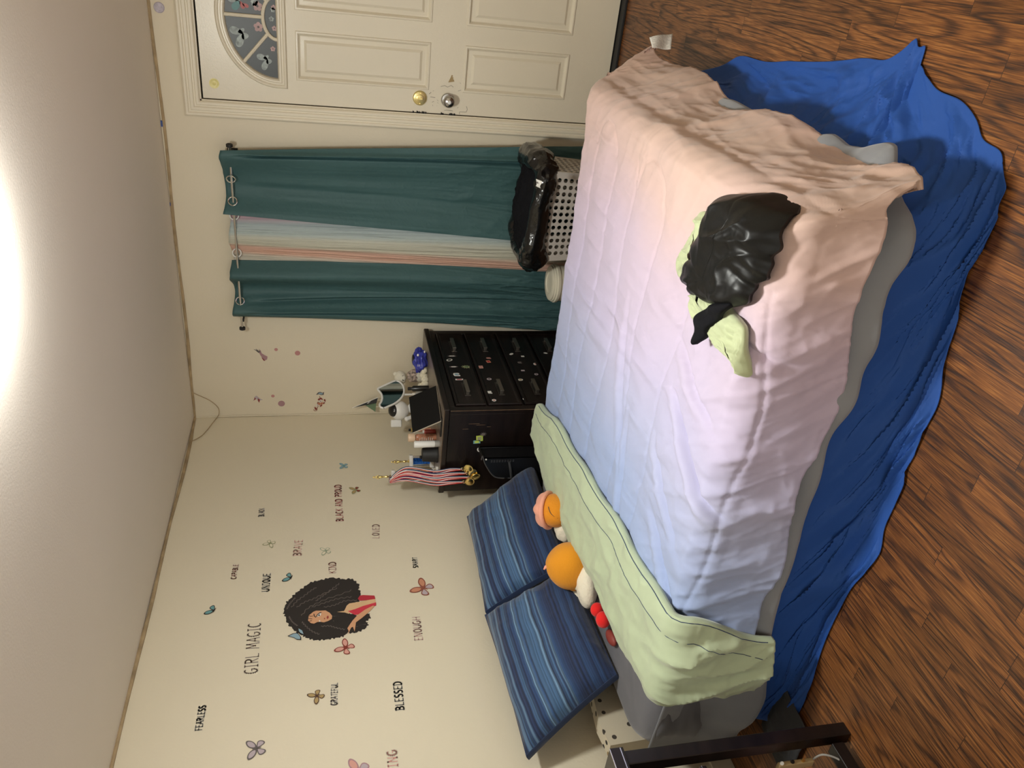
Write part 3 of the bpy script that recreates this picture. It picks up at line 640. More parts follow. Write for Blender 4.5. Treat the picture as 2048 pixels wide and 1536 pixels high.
# ---- draping over the mattress block
def drape(X, Y, top, r, x1, y0, y1, flx, fly, x0=None):
    """cloth coordinates to space: beyond the block edge the cloth turns down over radius r"""
    def turn(d, fl):
        d = np.maximum(d, 0); q = math.pi/2*r; arc = d < q
        out = np.where(arc, r*np.sin(np.minimum(d, q)/r), r+(d-q)*fl); dn = np.where(arc, r*(1-np.cos(np.minimum(d, q)/r)), r+(d-q)*math.sqrt(1-fl*fl)); return out, dn
    xi, ya, yb = x1-r, y0+r, y1-r
    ox, dx = turn(X-xi, flx); on, dn_ = turn(ya-Y, fly); of, df = turn(Y-yb, fly)
    px = np.minimum(X, xi)+ox; py = np.clip(Y, ya, yb)-on+of; dy = dn_+df
    dz = (dx**5+dy**5+1e-12)**(1/5)
    return px, py, top-dz, np.maximum(dx, dy)
def quilt(X, Y):
    """stitched channels running along the bed, joined by loops towards the foot; returns puff height and groove"""
    y0s = [-1.30, -1.50, -1.73, -1.98, -2.24, -2.665]
    best = np.full(X.shape, 9.)
    for k, y0 in enumerate(y0s):
        yy = y0+.022*np.sin(X*5.2+k*1.9)+.012*np.sin(X*11+k)
        d = np.abs(Y-yy); xe = 2.06-(k % 2)*.07
        d = np.where(X > xe, np.hypot(X-xe, Y-yy), d); best = np.minimum(best, d)
    # loops at the foot end
    for cx, cy, R in ((2.02, -1.40, .10), (1.98, -1.86, .12), (2.04, -2.42, .13)):
        d = np.abs(np.hypot(X-cx, (Y-cy))-R); d = np.where(X < cx, 9., d); best = np.minimum(best, d)
    return best
def comforter():
    nx, ny = 330, 330
    a = np.linspace(0, 1, nx); b = np.linspace(0, 1, ny); A, B = np.meshgrid(a, b, indexing='ij')     # B: 0 near .. 1 far
    near = -(BY0)+.275+.022*np.sin(A*9+1)+.016*np.sin(A*23)-.11*smooth(.2, 0, A)-.01*A-.07*smooth(.55, .85, A)
    far = .30
    X0 = .60; Xe = BX1+.36+.02*np.sin(B*11)+.05*smooth(.75, 1, B)-.06*smooth(.16, 0, B)
    X = X0+(Xe-X0)*A; Yn = -near; Yf = BY1+far
    Y = Yn+(Yf-Yn)*B
    px, py, pz, d = drape(X, Y, CT, .085, BX1+.065, BY0-.045, BY1+.035, .33, .14)
    P = np.stack([px, py, pz], 2); N = normals(P); N *= np.sign(N[nx//2, ny//2, 2])
    g = quilt(X, Y)
    puff = .0055*(1-np.exp(-(g/.06)**1.5))-.004*np.exp(-(g/.007)**2)
    top_ = 1-smooth(0, .12, d)
    # long creases pulled across the bed
    wx = X+.10*fbm(X*2.2, Y*2.2, 11, 3)
    cre = ridge(wx*5.5, Y*1.15+.5*X, 21, 4)
    w = .012*(cre-.45)*(.55+.6*vnoise(X*2.2, Y*2.2, 5))
    # radiating folds off the near and foot edges
    nearz = smooth(-2.05, -2.62, Y); footz = smooth(1.72, 2.15, X)
    fold = ridge(X*4.2+Y*2.2, Y*1.2, 33, 3)-.45
    w = w+.026*fold*nearz+.009*(ridge(X*10+Y*7, Y*2.5-X, 37, 3)-.45)*(.4+nearz)+.013*(ridge(Y*5.0+X*2.0, X*1.1, 41, 3)-.45)*footz
    w = w+.010*(fbm(X*6, Y*6, 51, 3)-.45)
    # pinch lines beside the near stitch
    pin = np.exp(-(g/.075)**2)*nearz
    w = w+.010*(ridge(X*11+Y*6, Y*2.0, 61, 2)-.4)*pin+.008*(ridge(X*9, Y*9, 71, 2)-.4)*smooth(.06, .2, d)
    # deep tucks
    for cx, cy, ang, L_, dep in ((1.42, -2.50, 1.05, .20, .022), (1.22, -2.40, .9, .16, .012), (1.0, -2.50, 1.0, .18, .014), (1.62, -2.42, 1.2, .16, .012), (1.02, -2.10, .3, .26, .008), (1.30, -1.95, .35, .30, .008), (.80, -2.55, .9, .14, .01), (1.85, -2.58, 1.3, .15, .014)):
        u = (X-cx)*math.cos(ang)+(Y-cy)*math.sin(ang); v = -(X-cx)*math.sin(ang)+(Y-cy)*math.cos(ang)+.25*u*u
        w = w-dep*np.exp(-(v/.012)**2-(u/L_)**4)+dep*.7*np.exp(-((v-.03)/.022)**2-(u/L_)**4)
    w = w*(1-.8*smooth(-2.55, -2.75, Y)*smooth(2.1, 2.3, X))
    # crown of the bed is a little lower in the middle of the foot, puffy at the rims
    H = puff+w
    P = P+N*H[..., None]
    # wavy hanging hem
    hem = smooth(.12, .32, d)
    P[..., 1] += (-1)*hem*smooth(-2.5, -2.7, Y)*.014*np.sin(X*13+1.5*np.sin(X*5))
    P[..., 0] += hem*smooth(2.05, 2.2, X)*.022*np.sin(Y*9+1.0)
    P[..., 2] = np.maximum(P[..., 2], .02)
    # the far foot corner flares out and up
    c = smooth(.72, 1, A)*smooth(.78, 1, B); P[..., 0] += .06*c; P[..., 1] += .10*c; P[..., 2] += .07*c
    return P
CP = comforter()
com = thing('comforter', 'pastel comforter fading from blue at the pillows to peach at the foot of the bed', 'comforter', (1.165, -1.87, .45)); CL = (1.165, -1.87, .45)
# give the sheet a padded edge: bottom layer joined at the rim
m = MB(); nx, ny = CP.shape[:2]; m.grid(CP)
top_o = m.build('quilted_cover', 'comforter_cloth', com, loc=(0, 0, 0)); top_o.location = (-CL[0], -CL[1], -CL[2])
sol = top_o.modifiers.new('solid', 'SOLIDIFY'); sol.thickness = .022; sol.offset = -1
# head end folded back, green side up
def green_fold():
    ns, nt_ = 300, 64
    b = np.linspace(0, 1, ns); t = np.linspace(0, 1, nt_); B, Tt = np.meshgrid(b, t, indexing='ij')
    Y = (BY1+.0)+((BY0-.365)-(BY1+.0))*B
    yy = np.clip(Y, BY0, BY1)
    ys = np.array([-2.70, -2.60, -2.40, -2.10, -1.84, -1.62, -1.35, -1.12]); xo = np.array([.585, .575, .540, .525, .468, .445, .440, .53]); xi = np.array([.98, .955, .935, .91, .87, .85, .82, .745])
    XO = np.interp(Y, ys, xo)+.010*np.sin(Y*14)+smooth(-2.68, -2.95, Y)*(.05); XI = np.interp(Y, ys, xi)+.008*np.sin(Y*17+1)-smooth(-2.7, -2.95, Y)*.10
    # cross-section: inner rim, over the top, round the head-side roll, back underneath
    u = np.interp(Tt, [0, .03, .08, .62, .80, .90, 1], [0, -.004, .02, .80, .985, 1.0, .93]); h = np.interp(Tt, [0, .03, .08, .20, .62, .80, .90, 1], [-.004, .014, .027, .034, .034, .012, -.018, -.035])
    X = XI+(XO-XI)*u
    px, py, pz, d = drape(X, Y, CT+.012, .05, 9, BY0-.060, BY1+.045, .1, .10)
    # blanket face
    P = np.stack([px, py, pz], 2); nrm = np.zeros_like(P); side = smooth(0, .07, np.maximum(BY0-.01-Y, 0)); fs = smooth(0, .07, np.maximum(Y-BY1+.01, 0))
    nrm[..., 2] = np.sqrt(np.clip(1-side**2-fs**2, 0, 1)); nrm[..., 1] = -side+fs
    body = smooth(.03, .12, Tt)*(1-smooth(.86, .97, Tt))
    w = .014*(ridge(Y*3.2+X*5, X*4-Y*1.1, 81, 3)-.45)+.010*(ridge(X*9+Y*2, Y*5, 91, 3)-.45)+.008*(fbm(X*9, Y*9, 95, 3)-.45)
    w = w*(1+1.3*side)
    P = P+nrm*(h+w*body)[..., None]
    # the hanging flap swells
    P[..., 1] -= side*.018*np.sin(np.clip((u), 0, 1)*math.pi)
    P[..., 2] = np.maximum(P[..., 2], .03)
    return P
GP = green_fold()
m = MB(); m.grid(GP[:, ::-1]); gf = m.build('folded_edge', 'green_cloth', com, loc=(0, 0, 0), solid=.010); gf.location = (-CL[0], -CL[1], -CL[2]); gf['label'] = 'pale green underside folded back near the pillows'
pip = MB().tube(GP[4:-4:3, 4]+np.array([.0, 0, .001]), .0014, 6); q = pip.build('piping_and_shadow', 'navy_cloth', com, loc=(0, 0, 0)); q.location = (-CL[0], -CL[1], -CL[2])  # dark line along the inner rim, drawn for the shadow at the edge
pip = MB().tube(GP[4:-4:3, 13]+np.array([.0, 0, .0005]), .0011, 6); q = pip.build('piping_and_shadow', 'navy_cloth', com, loc=(0, 0, 0)); q.location = (-CL[0], -CL[1], -CL[2])
# care tag at the far foot corner
tg = MB(); TQ = [(-0.0179,0.309),(-0.0579,0.2986),(-0.0533,0.2232),(0.0075,0.2131)]
TQ = [np.array([2.40+VR_[0]*u, -1.17+VR_[1]*u, z]) for u, z in TQ]; ga = np.linspace(0, 1, 14)
tgP = np.array([[(TQ[0]*(1-a)+TQ[1]*a)*(1-b_)+(TQ[3]*(1-a)+TQ[2]*a)*b_+np.array([.3, -.6, .2])*.012*math.sin(b_*5+a) for b_ in ga] for a in ga])
tg.grid(tgP); q = tg.build('care_tag', 'care_tag', com, loc=(0, 0, 0), solid=.0008); q.location = (-CL[0], -CL[1], -CL[2])

# ---- grey flat sheet showing below the comforter
def grey_hem():
    ns, nt_ = 360, 26
    # path of the block edge from the near head corner round the foot to the far side
    pts = [(.24, BY0+.02), (.62, BY0), (1.2, BY0), (1.7, BY0), (BX1-.10, BY0-.005), (BX1+.02, BY0+.10), (BX1+.04, -2.2), (BX1+.03, -1.8), (BX1+.03, -1.45)]
    C0 = smooth_path(pts, ns); n = len(C0); s = np.linspace(0, 1, n)
    tang = np.gradient(C0, axis=0); tang /= np.linalg.norm(tang, axis=1, keepdims=True); out = np.stack([tang[:, 1], -tang[:, 0]], 1)
    low = np.interp(s, [0, .11, .16, .22, .4, .55, .62, .67, .74, .85, 1], [.11, .10, .13, .195, .19, .18, .16, .13, .15, .16, .17])+.012*np.sin(s*43)
    flare = np.interp(s, [0, .15, .5, .6, .66, .72, .9, 1], [.055, .070, .060, .09, .15, .11, .10, .09])
    rows = []
    for t in np.linspace(0, 1, nt_):
        z = .42+(low-.42)*t; tt = smooth(.55, 1, t); o = .012+(flare-.012)*tt+.010*np.sin(s*70+2*np.sin(s*17))*tt
        o = o+.006*(ridge(s*22, t*2, 5, 2)-.4)*t
        rows.append(np.stack([C0[:, 0]+out[:, 0]*o, C0[:, 1]+out[:, 1]*o, z], 1))
    return np.array(rows)
hm = MB(); hm.grid(grey_hem()); o = hm.build('flat_sheet', 'hem_grey', loc=(1.6, -2.6, .17), solid=.0015)
tag(o, 'pale grey sheet hem showing between the comforter and the blue sheet', 'sheet')

# ---- blue sheet hanging to the floor and spread at the foot
OUT = [(2.2476,-0.9936),(2.3297,-1.2296),(2.3693,-1.4122),(2.3976,-1.6127),(2.4017,-1.7396),(2.4266,-1.9005),(2.4586,-2.038),(2.4756,-2.1342),(2.5068,-2.1932),(2.5332,-2.2363),(2.5292,-2.2685),(2.4984,-2.286),(2.4727,-2.2906),(2.4511,-2.3744),(2.4264,-2.461),(2.3949,-2.5305),(2.3633,-2.5767),(2.3587,-2.6399),(2.3371,-2.6645),(2.2873,-2.6883),(2.251,-2.7012),(2.205,-2.7039),(2.1503,-2.7028),(2.095,-2.6892),(2.018,-2.7053),(1.9436,-2.7174),(1.867,-2.7299),(1.7723,-2.765),(1.6968,-2.7638),(1.6085,-2.7599),(1.5661,-2.7569),(1.5238,-2.7662),(1.3901,-2.7699),(1.2566,-2.7831),(1.1075,-2.7488),(0.968,-2.7339),(0.8426,-2.7393),(0.7102,-2.7636),(0.568,-2.7664),(0.4603,-2.7621)]
def blue():
    O = smooth_path(OUT, 420); n = len(O); s = np.linspace(0, 1, n)
    # the matching top line just inside the comforter hem
    tp = [(BX1+.03, -1.30), (BX1+.05, -1.6), (BX1+.06, -1.9), (BX1+.06, -2.2), (BX1+.04, -2.45), (BX1-.0, -2.59), (BX1-.12, -2.635), (1.8, -2.635), (1.5, -2.64), (1.2, -2.64), (.9, -2.64), (.6, -2.64), (.38, -2.62)]
    wts = [0, .08, .17, .27, .36, .44, .50, .58, .68, .77, .86, .93, 1]
    Tx = np.interp(s, wts, [p[0] for p in tp]); Ty = np.interp(s, wts, [p[1] for p in tp])
    D = np.hypot(O[:, 0]-Tx, O[:, 1]-Ty)
    rows = []; nt_ = 90
    for t in np.linspace(0, 1, nt_):
        e = t**1.25
        x = Tx+(O[:, 0]-Tx)*e; y = Ty+(O[:, 1]-Ty)*e
        hang = (.30-.20*smooth(.86, .95, s))*np.clip(1-t, 0, 1)**(1.0+1.6*np.clip(D/.3, 0, 1))
        f1 = ridge(s*26+t*3.5, t*2.2+s*4, 7, 3)-.42; f2 = fbm(s*40, t*5, 9, 3)-.45
        amp = np.clip(D/.25, .22, 1)
        lay = .040*f1*amp*smooth(0, .35, t)*(1-.75*smooth(.85, 1, t))+.018*f2*amp
        z = hang+np.maximum(lay, -hang*.6)+.004
        # hanging part: swing out and in instead
        nxn = (O[:, 0]-Tx)/np.maximum(D, .05); nyn = (O[:, 1]-Ty)/np.maximum(D, .05)
        sw = .020*np.sin(s*95+3*np.sin(s*23)+t*1.5)*smooth(0, .5, t)*(1-amp*.5)
        rows.append(np.stack([x+nxn*sw, y+nyn*sw, np.maximum(z, .005+.004*(1-t))], 1))
    return np.array(rows)
BPm = blue(); m = MB(); m.grid(BPm); o = m.build('blue_sheet', 'blue_sheet', loc=(1.9, -2.5, 0), solid=.0018)
tag(o, 'royal blue sheet hanging off the bed and spread over the floorboards', 'sheet')
# small grey cloth end on the floor by the head of the bed
cl = MB(); cx, cy = (0.448,-2.733)
g1 = np.linspace(-1, 1, 26); GX, GY = np.meshgrid(g1, g1)
cl.grid(np.stack([cx+.13*GX+.02*GY, cy+.10*GY, .010+.045*np.exp(-(GX**2+GY**2)*1.6)*(.6+ridge(GX*2, GY*2, 3, 2)*.7)], 2))
tag(cl.build('floor_cloth', 'shaded_cloth', loc=(cx, cy, 0), solid=.0015), 'grey cloth end, coloured dark for shade, lying on the floor beside the black stand', 'cloth')

# ---- pillows: four corners in space, cushioned, striped front and plain sides
def pillow(label, TL, TR, BR, BL2, thick, loc, seed, back=.05):
    TL, TR, BR, BL2 = map(lambda q: np.array(q, float), (TL, TR, BR, BL2))
    n = 64; u = np.linspace(0, 1, n); U2, V2 = np.meshgrid(u, u, indexing='ij')
    P = (TL*(1-U2)[..., None]+TR*U2[..., None])*(1-V2)[..., None]+(BL2*(1-U2)[..., None]+BR*U2[..., None])*V2[..., None]
    nn = norm(np.cross(TR-TL, BL2-TL)); nn = nn*np.sign(nn[0])
    q = (1-np.abs(2*U2-1)**3.2)*(1-np.abs(2*V2-1)**3.2); q = np.clip(q, 0, 1)**.5
    # sides draw in between the corners
    cen = P.mean(axis=(0, 1)); eu = np.abs(2*U2-1); ev = np.abs(2*V2-1)
    P = P-(P-cen)*(.03*(eu**4*(1-ev**2))+.03*(ev**4*(1-eu**2)))[..., None]
    wr = .010*(ridge(U2*2.2+V2*.8, V2*3.2, seed, 3)-.45)*smooth(0, .15, q)+.006*(fbm(U2*7, V2*7, seed+3, 3)-.45)*q
    crn = .012*ridge((U2-V2)*5, (U2+V2)*2, seed+8, 2)*smooth(.6, 1, eu)*smooth(.6, 1, ev)
    Fp = P+nn*(.016+thick*q+wr*1.8)[..., None]; Bk = P-nn*(.016+back*q)[..., None]
    t = thing('pillow', label, 'pillow', loc)
    uv = np.stack([U2, 1-V2], 2).reshape(-1, 2)
    mi = MB(); k0 = 4
    mi.grid(Fp); o = mi.build('striped_front', 'striped', t, loc=loc, uv=uv); o.location = (0, 0, 0)
    mb = MB(); mb.grid(Bk[::-1]); o = mb.build('plain_back', 'navy_cloth', t, loc=loc); o.location = (0, 0, 0)
    # boxed edge in plain navy around the rim
    ring = [(i, 0) for i in range(n)]+[(n-1, j) for j in range(1, n)]+[(i, n-1) for i in range(n-2, -1, -1)]+[(0, j) for j in range(n-2, 0, -1)]
    R0 = np.array([P[i, j] for i, j in ring]); ms = MB()
    rr = [R0+nn*.016, R0+(R0-cen)*.010+nn*.018, R0+(R0-cen)*.018+nn*.010, R0+(R0-cen)*.018-nn*.010, R0-nn*.016]
    ms.grid(np.array(rr), closeu=True); o = ms.build('seam_border', 'navy_cloth', t, loc=loc); o.location = (0, 0, 0)
    return t
pillow('blue striped pillow leaning on the wall beside the dresser', (.085, -1.775, .822), (.085, -1.145, .800), (.30, -1.02, .455), (.30, -1.735, .470), .085, (.24, -1.42, .45), 12, back=.03)
pillow('blue striped pillow leaning on the wall at the near head corner of the bed', (.085, -2.475, .800), (.085, -1.800, .828), (.32, -1.80, .475), (.31, -2.345, .452), .095, (.24, -2.12, .45), 31, back=.03)
# dotted sleeve down between the mattress and the wall
tag(MB().prism([(-2.415, .517), (-2.512, .505), (-2.505, .345), (-2.44, .325), (-2.28, .28), (-2.25, .50)], (.085, 0, 0), (0, 1, 0), (0, 0, 1), (1, 0, 0), .06).build('dotted_bag', 'dotted', bevel=.012), 'cream bag with dark dots wedged between the mattress and the wall', 'bag')


# ================================================================ DRESSER
DXA, DXB, DYA, DYB, DZ = .100, .600, -.932, -.050, .930
DLc = (.35, -.49, 0)
dre = thing('dresser', 'dark espresso chest of drawers with small stickers in the room corner', 'dresser', DLc)
def P0(m, name, mats, parent, loc, **k):
    o = m.build(name, mats, parent, loc=loc, **k); o.location = (0, 0, 0); return o
c = MB(); c.box((DXA, DYA, .06), (DXB-.022, DYA+.022, DZ-.030)).box((DXA, DYB-.022, .06), (DXB-.022, DYB, DZ-.030)).box((DXA, DYA+.022, .06), (DXA+.012, DYB-.022, DZ-.03)).box((DXA+.012, DYA+.022, .06), (DXB-.03, DYB-.022, .08)).box((DXA+.012, DYA+.022, .1), (DXB-.05, DYB-.022, DZ-.04))
P0(c, 'cabinet', 'espresso', dre, DLc, bevel=.002)
ff = MB(); ff.box((DXB-.022, DYA, .0), (DXB, DYA+.040, DZ-.030)).box((DXB-.022, DYB-.040, .0), (DXB, DYB, DZ-.030)).box((DXB-.022, DYA+.04, DZ-.062), (DXB, DYB-.04, DZ-.030)).box((DXB-.022, DYA+.04, .06), (DXB, DYB-.04, .135))
for z in (.705, .515, .325): ff.box((DXB-.024, DYA+.04, z-.006), (DXB-.006, DYB-.04, z+.006))
P0(ff, 'face_frame', 'espresso', dre, DLc, bevel=.003)
P0(MB().box((DXA-.004, DYA-.010, DZ-.030), (DXB+.014, DYB+.002, DZ-.0005)), 'top_board', 'espresso', dre, DLc, bevel=.006)
P0(MB().box((DXA, DYA-.004, DZ-.0008), (DXB+.006, DYB, DZ)), 'pale_top', 'dresser_top', dre, DLc)  # thin grey-brown layer, lighter than the board below
P0(MB().tube([(DXB-.001, DYA-.0006, .10), (DXB-.0005, DYA-.0008, .5), (DXB-.001, DYA-.0006, DZ-.035)], .0012, 5).box((DXA+.02, DYA-.0107, DZ-.002), (DXB+.013, DYA-.0100, DZ-.0005)), 'worn_edge', 'espresso_worn', dre, DLc)
rows = [(.712, .865), (.523, .698), (.333, .508), (.142, .318)]
for i, (z0, z1) in enumerate(rows):
    y0, y1 = DYA+.045, DYB-.045; d = MB(); f = .010
    P_ = np.array([[(x, y0+q, z0+q), (x, y1-q, z0+q), (x, y1-q, z1-q), (x, y0+q, z1-q)] for x, q in ((DXB-.020, 0), (DXB+.004, 0), (DXB+.008, .004), (DXB+.008, .012), (DXB+.005, .020), (DXB+.0045, .0201))])
    d.grid(P_, closeu=True); q = .0201; x = DXB+.0045; d.add([(x, y0+q, z0+q), (x, y1-q, z0+q), (x, y1-q, z1-q), (x, y0+q, z1-q)], [(0, 1, 2, 3)]); d.box((DXB-.02, y0, z0), (DXB-.018, y1, z1))
    do = P0(d, 'drawer', 'espresso', dre, DLc, auto=20)
    zc = (z0+z1)/2
    for yc in (-.735, -.262):
        h = MB(); xh = DXB+.0046
        h.box((xh, yc-.066, zc-.016), (xh+.003, yc+.066, zc+.016), 1)
        for s in (-1, 1): h.box((xh+.002, yc+s*.052-.006, zc-.008), (xh+.020, yc+s*.052+.006, zc+.008))
        pr = [(yc-.062, zc-.009), (yc+.062, zc-.009), (yc+.062, zc+.009), (yc-.062, zc+.009)]
        h.box((xh+.018, yc-.060, zc-.010), (xh+.026, yc+.060, zc+.010))
        P0(h, 'handle', ['drawer_handle', 'drawer_plate'], do, DLc, bevel=.0025)
r = random.Random(2)
for (y0, z0, L_, dz) in ((.20, .845, .0, .10), ): pass
for (x, z, l) in ((.520, .80, .055), (.512, .76, .045), (.500, .705, .02), (.49, .83, .03)): P0(MB().box((x, DYA-.0009, z-l), (x+.0012, DYA-.0002, z)), 'scratch', 'espresso_worn', dre, DLc, smooth=False)

# stickers on the drawers: little flat shapes
def dsticker(y, z, w_, h_, kind, mats, label, group=None, plane='x', rot=0):
    m = MB(); o = (DXB+.0052 if plane == 'x' else 0, 0, 0)
    if plane == 'x': O = np.array([DXB+.0052, y, z]); u = np.array([0, 1., 0]); n = np.array([1., 0, 0])
    else: O = np.array([y, DYA-.0012, z]); u = np.array([1., 0, 0]); n = np.array([0, -1., 0])
    v = np.array([0, 0, 1.]); c_, s_ = math.cos(rot), math.sin(rot); u, v = u*c_+v*s_, v*c_-u*s_
    if kind == 'oval': poly = [(w_/2*math.cos(a), h_/2*math.sin(a)) for a in np.linspace(0, 2*math.pi, 19)[:-1]]
    elif kind == 'ring': poly = [(w_/2*math.cos(a), h_/2*math.sin(a)) for a in np.linspace(0, 2*math.pi, 19)[:-1]]
    elif kind == 'bar': poly = [(-w_/2, -h_/2), (w_/2, -h_/2), (w_/2, h_/2), (-w_/2, h_/2)]
    elif kind == 'tooth': poly = [(-w_/2, -h_/2), (-w_*.2, -h_*.5), (0, -h_*.2), (w_*.25, -h_*.5), (w_/2, -h_*.3), (w_*.45, h_*.4), (0, h_/2), (-w_*.45, h_*.35)]
    elif kind == 'branch':
        poly = []
        for k in range(22): a = 2*math.pi*k/22; q = .5*(1 if k % 2 else .42); poly.append((w_*q*math.cos(a), h_*q*math.sin(a)))
    else: poly = kind
    m.prism(poly, O, u, v, n, .0006, 0)
    ins = [(p[0]*.62, p[1]*.62) for p in poly]
    if len(mats) > 1: m.prism(ins, O+n*.0006, u, v, n, .0003, 1)
    return tag(m.build('sticker', mats, loc=tuple(O), smooth=False), label, 'sticker', group)
G1 = 'small stickers on the dresser drawers'
dsticker(-.375, .810, .012, .046, 'bar', ['ink_grey', 'ink_white'], 'narrow grey bar sticker on the top drawer, farthest toward the curtain', G1)
dsticker(-.420, .830, .024, .036, 'ring', ['ink_white', 'espresso'], 'pale ring shaped sticker on the top drawer', G1, rot=.4)
dsticker(-.497, .818, .015, .050, 'oval', ['ink_grey', 'ink_white'], 'slim pointed oval sticker on the top drawer', G1)
dsticker(-.498, .748, .040, .060, 'branch', ['ink_olive', 'ink_leaf'], 'spiky olive green sticker low on the top drawer', G1)
dsticker(-.581, .815, .034, .036, 'tooth', ['ink_white', 'ink_sky'], 'pale blue cup shaped sticker on the top drawer', G1)
dsticker(-.634, .808, .013, .042, 'bar', ['ink_white', 'ink_dress'], 'white and red bar sticker beside the near handle of the top drawer', G1)
dsticker(-.401, .607, .016, .028, 'tooth', ['ink_rose'], 'faint rose sticker at the far end of the second drawer', G1)
dsticker(-.441, .615, .026, .022, 'bar', ['ink_orange', 'ink_dress'], 'square red sticker on the second drawer', G1, rot=.2)
dsticker(-.502, .670, .028, .026, 'bar', ['ink_pink', 'ink_rose'], 'square salmon sticker at the top of the second drawer', G1)
dsticker(-.633, .647, .022, .026, 'oval', ['ink_lilac', 'ink_grey'], 'lilac oval sticker on the second drawer', G1)
dsticker(-.769, .670, .026, .024, 'tooth', ['ink_white'], 'plain white sticker above the near handle of the second drawer', G1)
dsticker(-.848, .662, .022, .022, 'oval', ['ink_white', 'ink_rose'], 'round white sticker at the near end of the second drawer', G1)
dsticker(-.645, .478, .020, .028, 'oval', ['ink_white', 'ink_gold'], 'pale oval sticker in the middle of the third drawer', G1)
dsticker(-.842, .500, .020, .020, 'oval', ['ink_white'], 'tiny white sticker at the near end of the third drawer', G1, rot=.5)
dsticker(-.355, .466, .016, .028, 'oval', ['ink_white'], 'tilted pale sticker at the far end of the third drawer', G1, rot=.6)
dsticker(-.383, .406, .014, .018, 'bar', ['ink_white'], 'tiny bar sticker below the tilted one on the third drawer', G1)
dsticker(-.455, .440, .022, .024, 'tooth', ['ink_grey'], 'dark grey sticker on the third drawer', G1)
dsticker(-.546, .442, .013, .020, 'bar', ['ink_lilac'], 'small lilac bar sticker on the third drawer', G1)
dsticker(-.474, .352, .024, .026, 'tooth', ['ink_white', 'ink_rose'], 'pale pink sticker at the bottom of the third drawer', G1)
dsticker(-.588, .376, .020, .022, 'oval', ['ink_lilac', 'ink_grey'], 'grey lilac oval sticker at the bottom of the third drawer', G1)
dsticker(-.346, .262, .024, .026, 'branch', ['ink_white'], 'small white star-like sticker on the fourth drawer', G1)
G2 = 'stickers on the dresser side'
for (px, kind, w_, h_, mats, lab, rt) in (
    ((0.4314,0.7372), 'bar', .034, .034, ['ink_lime', 'ink_olive'], 'square lime green sticker on the dresser side', .1), ((0.4103,0.7496), 'bar', .020, .036, ['ink_teal', 'ink_lime'], 'narrow teal sticker beside the lime one on the dresser side', .05),
    ((0.4554,0.7212), 'branch', .030, .040, ['ink_grey', 'ink_streak'], 'dim grey scribble sticker on the dresser side', .3), ((0.3629,0.7285), 'oval', .032, .032, ['ink_white', 'ink_grey'], 'round grey and white badge sticker on the dresser side', 0)):
    dsticker(px[0], px[1], w_, h_, kind, mats, lab, G2, 'y', rt)

# ================================================================ THINGS ON THE DRESSER
VR = np.array([.860, .510, 0.]); VF = np.array([-.510, .860, 0.]); UP = np.array([0, 0, 1.])
def TP(m, name, mats, t, **k): return m.build(name, mats, t, **k)
# blue crumpled pack
x, y = .520, -.265
t = thing('wipes_pack', 'crumpled glossy blue soft pack at the far end of the dresser top', 'pack', (x, y, DZ), 0.53)
def crumple(d):
    return 1+.10*math.sin(7*d[0]+3*d[2])+.07*math.sin(11*d[1]+5*d[0])+.05*math.sin(17*d[2]+9*d[1])
TP(MB().ell((0, 0, .040), (.068, .045, .040), fn=crumple, seg=48, rings=30), 'pack', 'blue_wrap', t)
TP(MB().ell((.004, .004, .079), (.030, .022, .008)), 'dark_flap', 'black_plastic', t)
wl_ = MB(); 
for (a, b, c_, d) in ((-.030, .050, .016, .004), (-.030, .040, .012, .0035), (-.030, .058, .014, .003), (.028, .056, .016, .012), (.046, .018, .014, .010)):
    TP(MB().ell((a, -.044+abs(a)*.25, b), (c_/2, .004, d/2), seg=12, rings=8), 'print', 'ink_white', t)
# flower wreath
x, y = (0.485,-0.4391)
t = thing('flower_wreath', 'small heap of cream artificial roses on the dresser top', 'artificial flowers', (x, y, DZ))
def rose(m, c, r, tilt):
    c = np.array(c); n = norm(tilt); a = norm(np.cross(n, (0, 0, 1) if abs(n[2]) < .9 else (1, 0, 0))); b = np.cross(n, a)
    for ring, (cnt, rad, hh) in enumerate(((6, 1.0, .35), (5, .72, .6), (3, .42, .8))):
        for k in range(cnt):
            an = 2*math.pi*(k+.5*ring)/cnt; ctr = c+(a*math.cos(an)+b*math.sin(an))*r*rad*.55+n*r*hh*.45
            o_ = norm(a*math.cos(an)+b*math.sin(an)+n*.6); t_ = np.cross(n, o_); Rm = np.stack([norm(np.cross(t_, o_)), norm(t_), o_], 1)
            m.ell(ctr, (r*.42, r*.50, r*.12), rot=Rm, seg=10, rings=6)
    m.ell(c+n*r*.35, (r*.25, r*.25, r*.3), seg=10, rings=8)
rp = VP_ROSES = [(0.0684,0.9328),(0.0488,0.953),(0.0286,0.9277),(0.0147,0.9478),(-0.0081,0.9396),(-0.0253,0.9285),(-0.0218,0.971),(-0.0474,0.9629),(-0.0449,0.943),(0.0205,0.9591),(-0.0471,0.9827),(-0.0027,0.9196)]
for k, (u, z) in enumerate(rp):
    px_ = .424+VR[0]*u-x+(.012 if k % 2 else -.006); py_ = -.335+VR[1]*u-y
    m = MB(); rose(m, (px_, py_, max(z-DZ, .018)), .0225+.003*(k % 3), (.45+.3*math.sin(k*2.1), -.8, .5+.3*math.cos(k)))
    q = TP(m, 'rose', 'rose_petal', t)
TP(MB().tube([(.424+VR[0]*u-x, -.335+VR[1]*u-y+.012, max(z-DZ-.012, .006)) for u, z in sorted(rp)], .006, 6), 'stem', 'ink_leaf', t)
